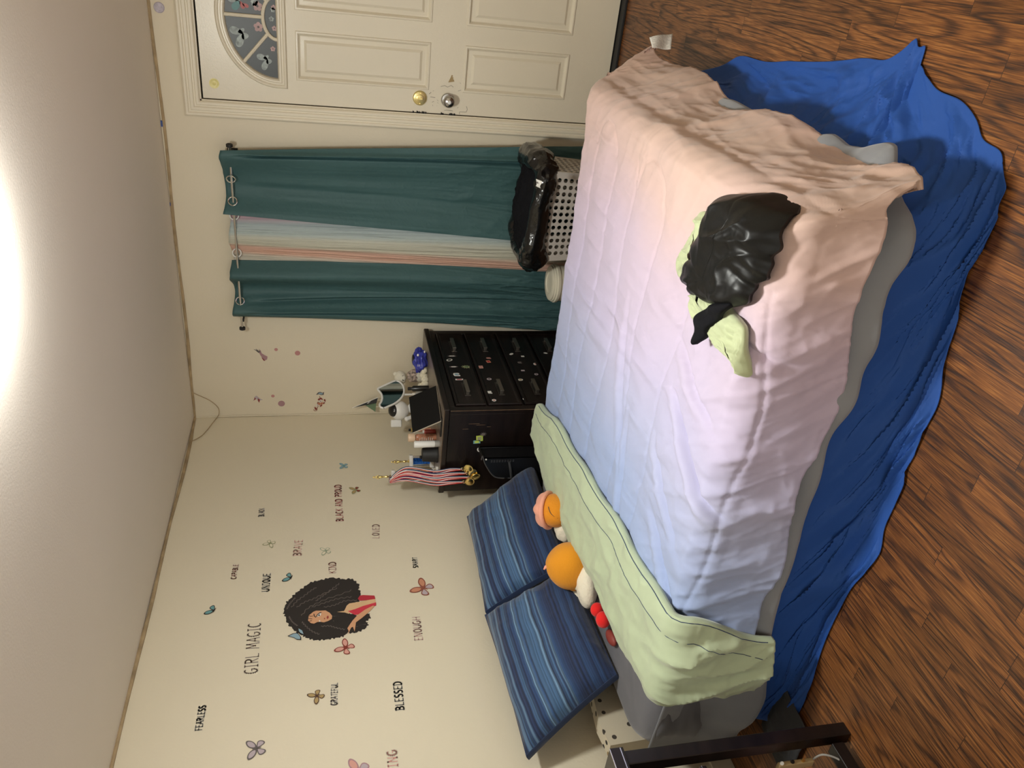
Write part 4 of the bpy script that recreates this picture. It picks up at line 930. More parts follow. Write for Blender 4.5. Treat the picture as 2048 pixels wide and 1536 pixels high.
# bear with floral scarf
x, y = .335, -.165
hp = [(0.011,1.0678),(0.0347,1.0907),(-0.021,1.0915),(0.0219,0.9943),(0.0211,1.053),(-0.0009,1.0533),(0.0214,0.959)]
t = thing('toy_bear', 'small cream bear figure wrapped in floral cloth', 'toy bear', (x, y, DZ), .53)
(uh, zh), (ue1, ze1), (ue2, ze2), (us, zs), (a1, b1), (a2, b2), (ub, zb_) = hp; zr = lambda z: z-DZ
TP(MB().ell((uh, 0, zr(zh)-.002), (.042, .036, .035)).ell((uh, -.032, zr(zh)-.018), (.016, .012, .012)), 'head', 'bear_fur', t)
TP(MB().ell((ue1, 0, zr(ze1)+.004), (.012, .008, .013)), 'ear', 'bear_fur', t); TP(MB().ell((ue2, 0, zr(ze2)+.004), (.012, .008, .013)), 'ear', 'bear_fur', t)
TP(MB().ell((a1, -.036, zr(b1)), (.0045, .004, .0055), seg=10, rings=8), 'eye', 'black_plastic', t); TP(MB().ell((a2, -.036, zr(b2)), (.0045, .004, .0055), seg=10, rings=8), 'eye', 'black_plastic', t)
TP(MB().ell((us, -.003, zr(zs)-.006), (.040, .034, .040), fn=lambda d: 1+.06*math.sin(9*d[0]+5*d[2])), 'scarf', 'floral_cloth', t)
TP(MB().lathe([(.030, 0), (.036, .012), (.034, .045), (.026, .06)], c=(us, 0, 0)), 'body', 'bear_fur', t)
# cat-eared mirror on a stand
x, y = .300, -.335
mo = [(0.0657,1.2048),(0.0795,1.1794),(0.0905,1.1539),(0.1015,1.1284),(0.1097,1.1056),(0.1081,1.0887),(0.0979,1.0718),(0.0777,1.0593),(0.052,1.0568),(0.0292,1.0643),(0.0095,1.0788),(-0.0072,1.0988),(-0.021,1.1217),(-0.0318,1.1501),(-0.0413,1.1755),(-0.0366,1.1951),(-0.0223,1.2005),(-0.0055,1.189),(0.0143,1.1831),(0.0342,1.1857),(0.0485,1.1939)]
us_ = [p[0] for p in mo]; cu0 = sum(us_)/len(us_); ccz = sum(p[1] for p in mo)/len(mo)-DZ
t = thing('table_mirror', 'white cat-eared vanity mirror on the dresser', 'mirror', (x+VR[0]*cu0, y+VR[1]*cu0, DZ), 1.17)
poly = [((u-cu0)*1.24, z-DZ) for u, z in mo]; cu, cz = 0, ccz
pp = smooth_path([(u, 0, z) for u, z in poly], 84, True)
TP(MB().tube(pp, .0058, 10, closed=True), 'mirror_frame', 'white_plastic', t)
TP(MB().prism([(p[0], p[2]) for p in pp[::2]], (0, 0, 0), (1, 0, 0), (0, 0, 1), (0, 1, 0), .004), 'mirror_back', 'white_plastic', t, smooth=False)
TP(MB().prism([(cu+(p[0]-cu)*.97, cz+(p[2]-cz)*.97) for p in pp[::2]], (0, -.0015, 0), (1, 0, 0), (0, 0, 1), (0, 1, 0), .0012), 'mirror_glass', 'mirror_glass', t, smooth=False)
zl = min(p[1] for p in poly)
TP(MB().tube([(cu, .008, zl+.02), (cu, .008, .012)], .006, 10).lathe([(.045, 0), (.045, .005), (.03, .011), (.008, .014)], c=(cu, .008, 0)), 'stand', 'white_plastic', t)
# dark bottle and clear tray behind the tablet
for (pt, r_, h_, mt, lab) in (((0.4036,-0.3834), .017, .115, 'black_plastic', 'dark green bottle standing behind the mirror'), ((0.4192,-0.4689), .015, .10, 'grey_plastic', 'small grey bottle between the mirror and the roses'), ((0.3803,-0.4637), .02, .085, 'rose_liquid', 'squat brown jar behind the tablet')):
    tt = thing('bottle', lab, 'bottle', (pt[0], pt[1], DZ)); TP(MB().lathe([(r_*.95, 0), (r_, .006), (r_, h_*.75), (r_*.5, h_*.84), (r_*.5, h_*.86)], seg=22), 'body', mt, tt); TP(MB().lathe([(r_*.55, h_*.86), (r_*.55, h_), (r_*.4, h_+.002)], seg=18), 'cap', 'offwhite' if mt != 'black_plastic' else 'black_matte', tt)
# astronaut figure
x, y = .215, -.375
ap = [(0.0344,1.0846),(0.0351,1.1172),(-0.0336,1.1083),(-0.0011,1.0367),(0.0502,1.0216),(0.0228,0.9531)]
t = thing('astronaut_figurine', 'white astronaut figurine with a black visor looking up', 'figurine', (x, y, DZ), .53)
(uh, zh), (uv_, zv), (ub, zb_), (ua, za), (u2, z2), (u3, z3) = [(u, z-DZ) for u, z in ap]
TP(MB().ell((uh, 0, zh), (.055, .052, .054), seg=36, rings=24), 'helmet', 'white_plastic', t)
TP(MB().ell((uv_, -.016, zv+.004), (.036, .036, .024), rot=rotx(.55), seg=30, rings=18), 'visor', 'black_plastic', t)
TP(MB().ell((uv_-.004, -.049, zv+.002), (.003, .002, .003), seg=10, rings=8), 'glint_spot', 'ink_white', t)
TP(MB().frame((ub-.028, .0, zb_-.036), (1, 0, 0), (0, 0, 1), (0, 1, 0), .044, .062, .035), 'backpack', 'white_plastic', t, bevel=.008)
TP(MB().ell((uh+.012, .0, max(zh-.088, .035)), (.034, .030, .045)), 'torso', 'white_plastic', t)
TP(MB().tube([(ua+.012, -.02, za-.035), (ua-.004, -.03, za-.012), (ua-.012, -.034, za+.008)], [.012, .011, .013], 12).ell((ua-.012, -.034, za+.010), (.014, .013, .014)), 'arm', 'white_plastic', t)
TP(MB().tube([(uh+.045, -.012, zh-.06), (uh+.062, -.022, zh-.085), (uh+.05, -.03, zh-.11)], [.012, .011, .013], 12), 'arm', 'white_plastic', t)
for s in (-1, 1): TP(MB().tube([(uh+.012+s*.016, 0, .045), (uh+.012+s*.02, -.012, .02), (uh+.012+s*.02, -.02, .012)], [.016, .015, .014], 12), 'leg', 'white_plastic', t)
# pennants in the corner
pn = [(0.0017,1.3364),(0.0624,1.183),(0.047,1.1742),(0.0291,1.1926),(-0.0317,1.1994),(-0.0085,1.1448),(-0.0202,1.1692)]
for k, (tip, a, b, mt, lab) in enumerate(((pn[0], pn[1], pn[3], 'black_matte', 'black paper pennant with a white edge sticking up in the corner'), (pn[0], pn[3], pn[4], 'ink_leaf', 'dark green paper pennant standing behind the black one'))):
    x, y = .085+.0*k, -.07+.012*k
    t = thing('paper_pennant', lab, 'pennant', (x, y, DZ), .53)
    T_, A_, B_ = [(p[0], p[1]-DZ) for p in (tip, a, b)]
    if k: T_ = (T_[0]*.5+A_[0]*.5, T_[1]*.5+B_[1]*.5)
    TP(MB().prism([T_, A_, B_], (0, 0, 0), (1, 0, 0), (0, 0, 1), (0, 1, 0), .002), 'flag', mt, t, smooth=False)
    TP(MB().tube([(T_[0], -.001, T_[1]+.002), (A_[0], -.001, A_[1])], .0022, 6), 'white_edge', 'ink_white', t)
    TP(MB().tube([((A_[0]+B_[0])/2, 0, (A_[1]+B_[1])/2), ((A_[0]+B_[0])/2+.008, 0, .002)], .003, 6), 'stick', 'cream_plastic', t)
    if k == 0:
        m = MB()
        for i in range(5): u0 = A_[0]*.55+T_[0]*.45-.008+i*.004; z0 = A_[1]*.55+T_[1]*.45-.012-i*.004; TP(MB().box((u0, -.0012, z0), (u0+.0022, -.0004, z0+.010)), 'print', 'ink_white', t, smooth=False)
# tablet leaning on its stand at the near front corner
TB = [np.array(v) for v in ((.530, -.915, .9365), (.606, -.700, .9365), (.522, -.670, 1.068), (.443, -.886, 1.069))]
t = thing('tablet', 'black tablet propped up on the near corner of the dresser top', 'tablet', (.56, -.81, DZ))
o0 = np.array([.56, -.81, DZ]); eu = norm(TB[1]-TB[0]); ev = norm(TB[3]-TB[0]-eu*np.dot(TB[3]-TB[0], eu)); en = np.cross(eu, ev); W_, H_ = .232, .165
TP(MB().frame(TB[0]-o0-en*.006, eu, ev, en, W_, H_, .009), 'shell', 'chrome', t, bevel=.003)
TP(MB().frame(TB[0]-o0+en*.0031+eu*.0015+ev*.0015, eu, ev, en, W_-.003, H_-.003, .0008), 'screen', 'black_screen', t, bevel=.0004)
TP(MB().box((-.13, -.10, .0006), (-.02, .09, .008)), 'foot_plate', 'black_plastic', t, bevel=.003)
TP(MB().frame(TB[0]-o0-en*.012+eu*.07+ev*.06, eu, norm(np.array([-.75, .25, -1.])), en, .09, .085, .003), 'kickstand', 'black_plastic', t)
# bottles near the edge
def bottle(px, top, lab, parts, name='bottle', cat='bottle', grp=None):
    tt = thing(name, lab, cat, (px[0], px[1], DZ), 0, grp); h = top-DZ
    for nm, mt, prof in parts: TP(MB().lathe([(r_, z*h) for r_, z in prof], seg=26), nm, mt, tt)
    return tt
bottle((0.3652,-0.8733), 1.061, 'white cylindrical bottle with a grey base on the dresser edge', (('body', 'white_plastic', [(.0165, .20), (.0175, .22), (.0175, .97), (.015, 1.0), (.004, 1.002)]), ('base_cap', 'grey_plastic', [(.0165, 0), (.017, .01), (.017, .195), (.0165, .2)])))
bt = bottle((0.324,-0.7514), 1.0775, 'clear rose tinted spray bottle with a peach cap', (('body', 'rose_liquid', [(.0185, 0), (.0195, .02), (.0195, .62), (.0185, .70), (.012, .76)]), ('cap', 'peach_cap', [(.0215, .76), (.0225, .80), (.0225, .97), (.020, 1.0), (.004, 1.003)])))
lb = MB()
for i in range(7): z = .02+i*.011; TP(MB().box((-.006-.004*(i % 2), -.0203, z), (.007+.003*(i % 3), -.0194, z+.003)), 'label_print', 'ink_white', bt, smooth=False)
bottle((0.3401,-0.7231), 0.999, 'small red tube bottle under the tablet corner', (('body', 'red_plastic', [(.011, .0), (.0125, .03), (.0125, .80), (.009, .88)]), ('cap', 'offwhite', [(.0095, .88), (.0095, 1.0)])))
bottle((0.2828,-0.6643), 1.011, 'slim clear tube with a white cap between the red and rose bottles', (('body', 'grey_plastic', [(.009, 0), (.0095, .75), (.006, .8)]), ('cap', 'offwhite', [(.007, .8), (.007, 1.0)])))
bottle((0.2381,-0.5511), 1.052, 'slender bottle with a gold and black cap behind the tablet', (('body', 'rose_liquid', [(.011, 0), (.0115, .7), (.007, .76)]), ('gold_collar', 'gold_foil', [(.0105, .76), (.011, .9), (.009, .905)]), ('cap', 'black_plastic', [(.0075, .905), (.0075, 1.0)])))
# black cup, upside down
x, y = (0.2729,-0.8364); h = 1.011-DZ
t = thing('cup', 'matte black tumbler standing upside down by the blue trophy', 'cup', (x, y, DZ))
TP(MB().lathe([(.043, 0), (.0445, .004), (.042, .012), (.036, h-.006), (.033, h), (.004, h+.001)], seg=36), 'cup_body', 'black_matte', t); TP(MB().lathe([(.006, h), (.009, h+.004), (.009, h+.010), (.003, h+.013)], c=(-.016, 0, 0), seg=14), 'knob', 'black_matte', t)
# trophies
def figure(m, z, s):
    m.lathe([(.010*s, z), (.012*s, z+.003*s), (.006*s, z+.008*s), (.005*s, z+.018*s), (.008*s, z+.024*s), (.009*s, z+.030*s), (.006*s, z+.036*s), (.0045*s, z+.044*s), (.0075*s, z+.058*s), (.0085*s, z+.068*s), (.006*s, z+.078*s), (.003*s, z+.084*s), (.0055*s, z+.090*s), (.0055*s, z+.097*s), (.002*s, z+.102*s)], seg=14)
    for q in (-1, 1): m.tube([(q*.006*s, 0, z+.072*s), (q*.011*s, -.004*s, z+.082*s), (q*.004*s, -.003*s, z+.108*s)], .0022*s, 6)
    m.lathe([(.0048*s, z+.108*s), (.006*s, z+.113*s), (.0045*s, z+.118*s), (.001, z+.119*s)], seg=12)
def trophy(px, dz_top, z_disc, z_fig_top, foil, lab, cw, rot):
    t = thing('trophy', lab, 'trophy', (px[0], px[1], DZ), rot)
    TP(MB().box((-.036, -.026, 0), (.036, .026, .022)), 'marble_base', 'marble', t, bevel=.003)
    TP(MB().lathe([(cw, .022), (cw, z_disc-DZ-.006)], seg=6), 'column', foil, t, smooth=False)
    for q in (-1, 1): TP(MB().lathe([(.004, .022), (.004, z_disc-DZ-.006)], c=(q*(cw+.006), -.006, 0), seg=10), 'side_rod', 'chrome', t)
    TP(MB().box((-.034, -.024, z_disc-DZ-.012), (.034, .024, z_disc-DZ+.008)), 'marble_disc', 'marble', t, bevel=.004)
    s = (z_fig_top-z_disc-.008)/.119; m = MB(); figure(m, z_disc-DZ+.008, s); TP(m, 'figure', 'gold_foil', t)
    return t
XY1 = (0.1516,-0.7243); trophy(XY1, 0, 1.0545, 1.159, 'blue_foil', 'shorter trophy with a glittering blue column beside the black tumbler', .020, .5)
XY2 = (.150, -.850); trophy(XY2, 0, 1.161, 1.264, 'purple_foil', 'taller trophy with a purple column draped in striped medal ribbons', .019, .5)
t = thing('small_trophy', 'tiny gold figure trophy with a white stand between the two tall trophies', 'trophy', (.205, -.885, DZ), .5)
m = MB(); figure(m, .014, .62); TP(m, 'figure', 'gold_foil', t); TP(MB().box((-.02, -.014, 0), (.02, .014, .012)), 'base', 'marble', t, bevel=.002)
# medals: ribbons over the trophy's plate, hanging down the dresser side
ZD = 1.161
def medal(k, x0, x1, zb_, lab, col, lean):
    t = thing('medal', lab, 'medal', (x1, DYA-.02, zb_), 0, 'medals hanging from the purple trophy')
    o = np.array([x1, DYA-.02, zb_]); top = np.array([.150+lean, -.872, ZD+.012])
    for s in (0, 1):
        off = .010*(s*2-1); xa = x0+off
        path = smooth_path([top+np.array([-.008*s, .020, .000]), top+np.array([.012+off*.3, -.016, .002]), (xa+.012, -.918, ZD-.06), (xa+.008, -.952-.003*k, DZ+.03), (x1+off*.6, -.960-.004*k, DZ-.05), (x1+off*.1, -.958-.004*k, zb_+.030)], 40)
        m = MB(); n = len(path); ang = np.linspace(.3+.5*k, .3-.3*s, n); Wd = .0088
        for j, mi in (((-1.5, 0), (-.5, 1), (.5, 2)) if s else ((-1, 0), (0, 1), (1, 2 if k in (0, 3) else 0))):
            rows_ = []
            for e in (-.5, .5):
                u = (j+e)*Wd*.5; rows_.append([(p[0]+u*math.cos(a)-o[0], p[1]+u*math.sin(a)*.6-o[1], p[2]-o[2]+u*.25) for p, a in zip(path, ang)])
            m.grid(np.array(rows_), mi)
        q = TP(m, 'ribbon', ['ribbon_red', 'ribbon_white', 'ribbon_navy'], t, solid=.0008)
    g = MB(); g.lathe([(.004, -.002), (.024, -.0018), (.026, 0), (.025, .003), (.021, .0022), (.019, .0022), (.017, .0034), (.003, .004)], c=(0, -.008-.004*k, 0), axis=(.3*math.sin(k*2.1), -1, .25*math.cos(k*1.7)), seg=32)
    g.tube([(0.0085*math.cos(a), -.008-.004*k, .030+.0085*math.sin(a)) for a in np.linspace(0, 2*math.pi, 17)[:-1]], .0014, 6, closed=True)
    TP(g, 'disc', 'gold_foil' if k % 2 == 0 else 'brass', t)
medal(0, .235, .262, 0.7876, 'gold medal hanging nearest the dresser front, with its white striped ribbon', 0, .006)
medal(1, .215, .238, 0.7652, 'brass medal hanging second from the dresser front', 0, -.004)
medal(2, .190, .215, 0.7465, 'large gold medal hanging lowest on the dresser side', 0, -.012)
medal(3, .172, .188, 0.7763, 'brass medal hanging nearest the wall', 0, -.02)

# ---- black air purifier between dresser and bed
HY = -1.045
ho = [(0.4483,0.7433),(0.4026,0.7392),(0.362,0.7254),(0.3206,0.7036),(0.2816,0.6766),(0.2624,0.6434),(0.2564,0.5587),(0.2513,0.4624)]
t = thing('air_purifier', 'slim black appliance with a grey band standing between the dresser and the bed', 'air purifier', (.30, -1.0, 0))
xs_ = [p[0] for p in ho]; zs_ = [p[1] for p in ho]; xl = xs_[-1]; xr = 0.3807
poly = [(xl, 0.0), (xr, 0.0)]+[(a, b) for a, b in zip([xr]+xs_[1:], zs_)]
poly = [(a-.30, b) for a, b in poly]
TP(MB().prism(poly, (0, HY+1.0, 0), (1, 0, 0), (0, 0, 1), (0, 1, 0), .098), 'housing', 'black_plastic', t, bevel=.010)
rim = [(a-.30, b) for a, b in zip([xr]+xs_[1:], zs_)]
TP(MB().tube(smooth_path([(a, HY+1.0-.002, b) for a, b in rim], 40), .0035, 6), 'front_rim', 'grey_band', t)
bz = 0.5837
TP(MB().tube(smooth_path([(xr-.30-.02, HY+1.0-.001, bz+.014), (-.0+(xr+xl)/2-.30, HY+1.0-.004, bz+.004), (xl-.30+.008, HY+1.0-.001, bz-.008)], 16), .007, 8), 'band', 'grey_band', t)
kp = (0.3802,0.7194); TP(MB().lathe([(.0045, 0), (.004, .003)], c=(kp[0]-.30, HY+1.0, kp[1]), axis=(0, -1, 0), seg=12), 'button', 'white_plastic', t)
v = MB()
for i in range(9):
    for j in range(2): v.box((xr-.30-.012-j*.008, HY+1.0-.0015, bz-.03+i*.014+.02), (xr-.30-.008-j*.008, HY+1.0-.0002, bz-.03+i*.014+.028))
TP(v, 'vent', 'grey_band', t, smooth=False)

# ================================================================ LAUNDRY BASKET
bx = thing('laundry_basket', 'light grey plastic laundry basket with round holes below the curtains', 'laundry basket', (1.44, -.29, 0))
def basket():
    m = MB(); x0, x1, y0, y1, H_ = 1.205, 1.682, -.462, -.135, .435
    def wall(o, u, L0, n, cols, inset):
        o = np.array(o, float); u = np.array(u, float); nn = np.array(n, float)
        rz = [.045+.0325*k for k in range(12)]; margin = (L0-cols*.0355)/2
        def pt(a, z): s = 1-.10*(1-z/H_); c_ = L0/2; return o+u*(c_+(a-c_)*s)-nn*inset*(1-z/H_)+np.array([0, 0, z])
        for k in range(11):
            z0 = rz[k]; z1 = rz[k+1]
            m.add([pt(0, z0), pt(margin, z0), pt(margin, z1), pt(0, z1)], [(0, 1, 2, 3)]); m.add([pt(L0-margin, z0), pt(L0, z0), pt(L0, z1), pt(L0-margin, z1)], [(0, 1, 2, 3)])
            for j in range(cols):
                a0 = margin+j*.0355; ac = a0+.01775; zc = (z0+z1)/2; O = []; I = []
                for q in range(16):
                    an = 2*math.pi*q/16+math.pi/4; I.append(pt(ac+.0112*math.cos(an), zc+.0112*math.sin(an))); cx_, cz_ = math.cos(an), math.sin(an); s = 1/max(abs(cx_), abs(cz_)); O.append(pt(ac+.01775*cx_*s, zc+.01625*cz_*s))
                Fq = [(q, (q+1) % 16, 16+(q+1) % 16, 16+q) for q in range(16)]; m.add(O+I, Fq)
        for z0, z1 in ((0, .045), (rz[-1], H_)): m.add([pt(0, z0), pt(L0, z0), pt(L0, z1), pt(0, z1)], [(0, 1, 2, 3)])
    wall((x0, y0, 0), (1, 0, 0), x1-x0, (0, -1, 0), 12, .03); wall((x1, y0, 0), (0, 1, 0), y1-y0, (1, 0, 0), 8, .03)
    wall((x1, y1, 0), (-1, 0, 0), x1-x0, (0, 1, 0), 12, .03); wall((x0, y1, 0), (0, -1, 0), y1-y0, (-1, 0, 0), 8, .03)
    m.box((x0+.03, y0+.03, .0), (x1-.03, y1-.03, .004))
    return m, (x0, x1, y0, y1, H_)
bm_, (bx0, bx1, by0, by1, BH) = basket()
P0(bm_, 'basket_body', 'basket_plastic', bx, (1.44, -.29, 0), solid=.0025, smooth=False)
rimp = [(bx0-.006, by0-.006, BH), (bx1+.006, by0-.006, BH), (bx1+.006, by1+.006, BH), (bx0-.006, by1+.006, BH)]
P0(MB().tube(rimp, .009, 8, closed=True), 'rim', 'basket_plastic', bx, (1.44, -.29, 0))
def bag():
    t = thing('trash_bag', 'glossy black plastic bag of laundry spilling over the basket', 'trash bag', (1.44, -.30, BH))
    n = 220; k = 36; rows_ = []
    for i in range(n):
        a = 2*math.pi*i/n; ca, sa = math.cos(a), math.sin(a); e = .55
        X = (bx0+bx1)/2-.0+(.262)*np.sign(ca)*abs(ca)**e; Y = (by0+by1)/2+(.178)*np.sign(sa)*abs(sa)**e
        n2 = norm((ca/.262, sa/.178, 0)); R1 = .036+.016*vnoise(i*.07, 1, 3)+.014*max(0, ca)+.020*max(0, -ca)*max(0, -sa+.5)
        hang = .050+.035*vnoise(i*.05, 4, 9)+.02*max(0, -ca)
        r_ = []
        for j in range(k):
            t_ = 2*math.pi*j/k; q = 1+.26*(ridge(i*.11, j*.16, 17, 2)-.45)+.07*math.sin(i*.33+j*.4)
            out = math.cos(t_)*R1*q; up = math.sin(t_)*(R1 if math.sin(t_) > 0 else hang)*q
            r_.append((X+n2[0]*out, Y+n2[1]*out, BH+.012+up+.012*math.sin(a*3+1)))
        rows_.append(r_)
    rows_.append(rows_[0]); m = MB(); m.grid(np.array(rows_)[:, ::-1], closeu=True)
    P0(m, 'bag', 'bag_film', t, (1.44, -.30, BH))
    g = np.linspace(-1, 1, 60); GX, GY = np.meshgrid(g, g, indexing='ij')
    Zc = BH+.030+.055*np.clip(1-(GX**2)*.8-(GY**2)*.8, 0, 1)+.030*(ridge(GX*2.2+3, GY*2.2, 5, 3)-.4)
    Pc = np.stack([(bx0+bx1)/2+GX*.235, (by0+by1)/2+GY*.155, Zc], 2); m = MB(); m.grid(Pc)
    P0(m, 'clothes', 'black_cloth', t, (1.44, -.30, BH))
    q = (1.6865,-0.6934)
    m = MB(); gg = np.linspace(0, 1, 8); ux = np.array([.85, -.15, .05]); uy = np.array([.05, .62, .35])
    m.grid(np.array([[np.array([q[0]-.022, q[1]-.02, .520])+ux*.042*a+uy*.046*b+np.array([0, 0, .004*math.sin(a*5)*math.cos(b*4)]) for b in gg] for a in gg]))
    m.box((q[0]-.002, q[1]-.012, .533), (q[0]+.003, q[1]+.004, .5355), 1)
    P0(m, 'paper_tag', ['ink_white', 'ink_grey'], t, (1.44, -.30, BH), solid=.0006)
bag()
# cream tub beside the basket
x, y = 1.035, -.335
t = thing('plastic_tub', 'cream plastic tub half hidden behind the bed below the curtains', 'tub', (x, y, 0))
TP(MB().lathe([(.085, 0), (.092, .01), (.098, .24), (.100, .262)], seg=40), 'tub_body', 'cream_plastic', t)
TP(MB().lathe([(.104, .255), (.106, .262), (.106, .272), (.100, .276), (.100, .283), (.094, .287), (.094, .293), (.086, .297), (.06, .298), (.058, .292), (.004, .292)], seg=44), 'lid', 'cream_plastic', t)

# ================================================================ BLACK STAND AT THE NEAR CORNER
sx0, sx1, sy0, sy1 = .08, .735, -3.62, -2.905
t = thing('shelf_stand', 'black open shelving stand cut off at the bottom corner of the picture', 'shelf stand', (.42, -3.25, 0)); LS = (.42, -3.25, 0)
P0(MB().box((sx0, sy0, .705), (sx1, sy1, .745)), 'top_board', 'espresso', t, LS, bevel=.003)
P0(MB().box((sx1, sy0, .714), (sx1+.0015, sy1-.004, .7165)).box((sx1-.001, sy0, .7445), (sx1+.0012, sy1-.004, .7465)), 'edge_reflex', 'chrome', t, LS, smooth=False)  # chrome lines put in for light reflected along the board edge
for (xx, yy) in ((sx1-.050, sy1-.050), (sx1-.050, sy0+.012), (sx0+.01, sy1-.062), (sx0+.01, sy0+.012)): P0(MB().box((xx, yy, 0), (xx+.042, yy+.042, .705)), 'post', 'espresso', t, LS, bevel=.003)
P0(MB().box((sx0+.01, sy0+.02, .475), (sx1-.03, sy1-.07, .495)), 'shelf', 'espresso', t, LS, bevel=.002)
P0(MB().box((sx1-.030, sy0+.06, .4885), (sx1-.0285, sy1-.07, .4905)), 'edge_reflex', 'chrome', t, LS, smooth=False)  # reflected light on the shelf edge, drawn as a chrome strip
P0(MB().box((sx0+.01, sy0+.02, .10), (sx1-.20, sy1-.07, .12)), 'shelf', 'espresso', t, LS, bevel=.002)
P0(MB().box((sx0, sy0+.02, .10), (sx0+.012, sy1-.012, .70)), 'back_panel', 'black_matte', t, LS)
P0(MB().box((sx0+.06, sy1-.016, .10), (sx1-.22, sy1-.006, .705)), 'side_panel', 'espresso', t, LS)
P0(MB().box((sx1-.060, sy0+.02, .03), (sx1-.020, sy1-.062, .07)), 'foot_rail', 'espresso', t, LS, bevel=.003)
t = thing('power_strip', 'tan power strip with small buttons strapped upright inside the black stand', 'power strip', (.66, -2.97, .12))
P0(MB().box((.640, -2.985, .12), (.664, -2.970, .235)), 'strip_body', 'tan_paper', t, (.66, -2.97, .12), bevel=.003)
for z, mt in ((.225, 'white_plastic'), (.19, 'black_plastic'), (.155, 'brass')): P0(MB().lathe([(.006, 0), (.005, .006)], c=(.664, -2.977, z), axis=(1, -.4, 0), seg=12), 'button', mt, t, (.66, -2.97, .12))
P0(MB().tube(smooth_path([(.66, -2.975, .12), (.70, -2.99, .105), (.70, -3.02, .06), (.68, -3.08, .02)], 30), .003, 6), 'power_cord', 'grey_plastic', t, (.66, -2.97, .12))
tag(MB().box((.40, -3.30, .1205), (.60, -3.06, .20)).build('storage_box', 'pink_cloth', loc=(.5, -3.18, .1205), bevel=.01), 'dull pink cloth box on the bottom shelf of the black stand', 'box')


# ================================================================ THINGS ON THE BED
def ztop(x, y, base=CT):
    r = .055; d = max(0, BY0-.045+r-y) if y < BY0-.045+r else 0; e = max(0, x-BX1)
    def dn(d): q = math.pi/2*r; return r*(1-math.cos(min(d, q)/r))+max(0, d-r)*3.0 if d < r else r+(d-r)*3.2
    k = 0
    if d > 0: k = max(k, r-math.sqrt(max(r*r-min(d, r)**2, 0))+max(0, d-r)*4)
    if e > 0: k = max(k, r-math.sqrt(max(r*r-min(e, r)**2, 0))+max(0, e-r)*2.5)
    return base-k
def mound(name, outline, spine, hfun, mats, parent, loc, rings=34, n=220, lift=.018, solid=.002, under=.012):
    """cloth heap: rings run from the outline in to a spine line"""
    O = smooth_path(outline, n, True); S_ = smooth_path(spine, 60) if len(spine) > 2 else np.linspace(spine[0], spine[-1], 60)
    Q = np.array([S_[np.argmin(np.hypot(*(S_-o).T))] for o in O])
    for _ in range(8): Q = (np.roll(Q, 1, 0)+Q+np.roll(Q, -1, 0))/3
    rows_ = []
    th = np.arange(len(O))/len(O)
    for k in range(rings+1):
        t = k/rings; P = O*(1-t)+Q*t; h = hfun(P[:, 0], P[:, 1], t, th)
        z = np.array([ztop(a, b) for a, b in P])+lift
        rows_.append(np.stack([P[:, 0], P[:, 1], z+h], 1))
    # tuck the rim under
    r0 = rows_[0].copy(); c = O.mean(0); r0[:, :2] = r0[:, :2]*(1-.03)+c*.03; r0[:, 2] -= under; rows_.insert(0, r0)
    m = MB(); m.grid(np.array(rows_)[::-1, ::-1] if False else np.array(rows_), closeu=True)
    o = m.build(name, mats, parent, loc=loc, solid=solid)
    if parent is not None: o.location = (0, 0, 0)
    return o
# flip helper: outline order decides facing; both sides render alike
GO = [(2.0582,-2.2442),(2.0772,-2.2803),(2.0658,-2.3157),(2.0375,-2.3522),(2.0023,-2.4389),(1.9354,-2.4756),(1.9014,-2.5229),(1.8966,-2.5764),(1.8866,-2.6113),(1.8435,-2.6293),(1.813,-2.6454),(1.7839,-2.6542),(1.7757,-2.6447),(1.785,-2.6305),(1.7914,-2.5903),(1.7869,-2.5284),(1.7942,-2.4747),(1.8061,-2.4305),(1.7889,-2.3865),(1.795,-2.3425),(1.8252,-2.3154),(1.8532,-2.3233),(1.8655,-2.2758),(1.8603,-2.2058),(1.8907,-2.174),(1.9251,-2.1913),(1.9734,-2.216),(2.0204,-2.2457)]
GS = [(2.039,-2.2785),(1.946,-2.2974),(1.8684,-2.3899),(1.8344,-2.5019),(1.8243,-2.6063),(1.7919,-2.6429)]
sc_ = thing('scrunched_scarf', 'pale green crinkled scarf lying under the black satin bonnet', 'scarf', (1.95, -2.45, CT))
def hg(x, y, t, th): return .026*np.clip(t, 0, 1)**.5+.018*(ridge(x*34+y*8, y*9-x*5, 7, 3)-.4)*min(1, t*4)
mound('scarf_cloth', GO, GS, hg, 'scarf_green', sc_, (1.95, -2.45, CT), lift=.014)
BO = [(2.1942,-2.477),(2.1986,-2.5187),(2.1964,-2.5683),(2.1828,-2.6153),(2.158,-2.6335),(2.1338,-2.641),(2.1079,-2.6417),(2.0869,-2.6349),(2.0683,-2.6343),(2.0475,-2.6378),(2.0306,-2.6335),(2.0156,-2.6196),(2.0004,-2.6055),(1.9819,-2.6045),(1.9541,-2.5954),(1.927,-2.56),(1.8996,-2.5102),(1.8831,-2.4597),(1.8681,-2.3957),(1.8536,-2.3376),(1.8569,-2.2977),(1.8631,-2.2841),(1.8713,-2.2464),(1.8947,-2.2442),(1.9311,-2.2673),(1.9612,-2.2917),(1.9949,-2.2936),(2.0374,-2.3056),(2.0741,-2.3202),(2.1023,-2.3237),(2.1283,-2.3424),(2.1522,-2.3728),(2.171,-2.4296),(2.1852,-2.4595)]
BS = [(2.1308,-2.5049),(2.0425,-2.4733),(1.9473,-2.4391)]
bn = thing('satin_bonnet', 'black satin bonnet thrown on the foot half of the comforter', 'bonnet', (2.0, -2.5, CT))
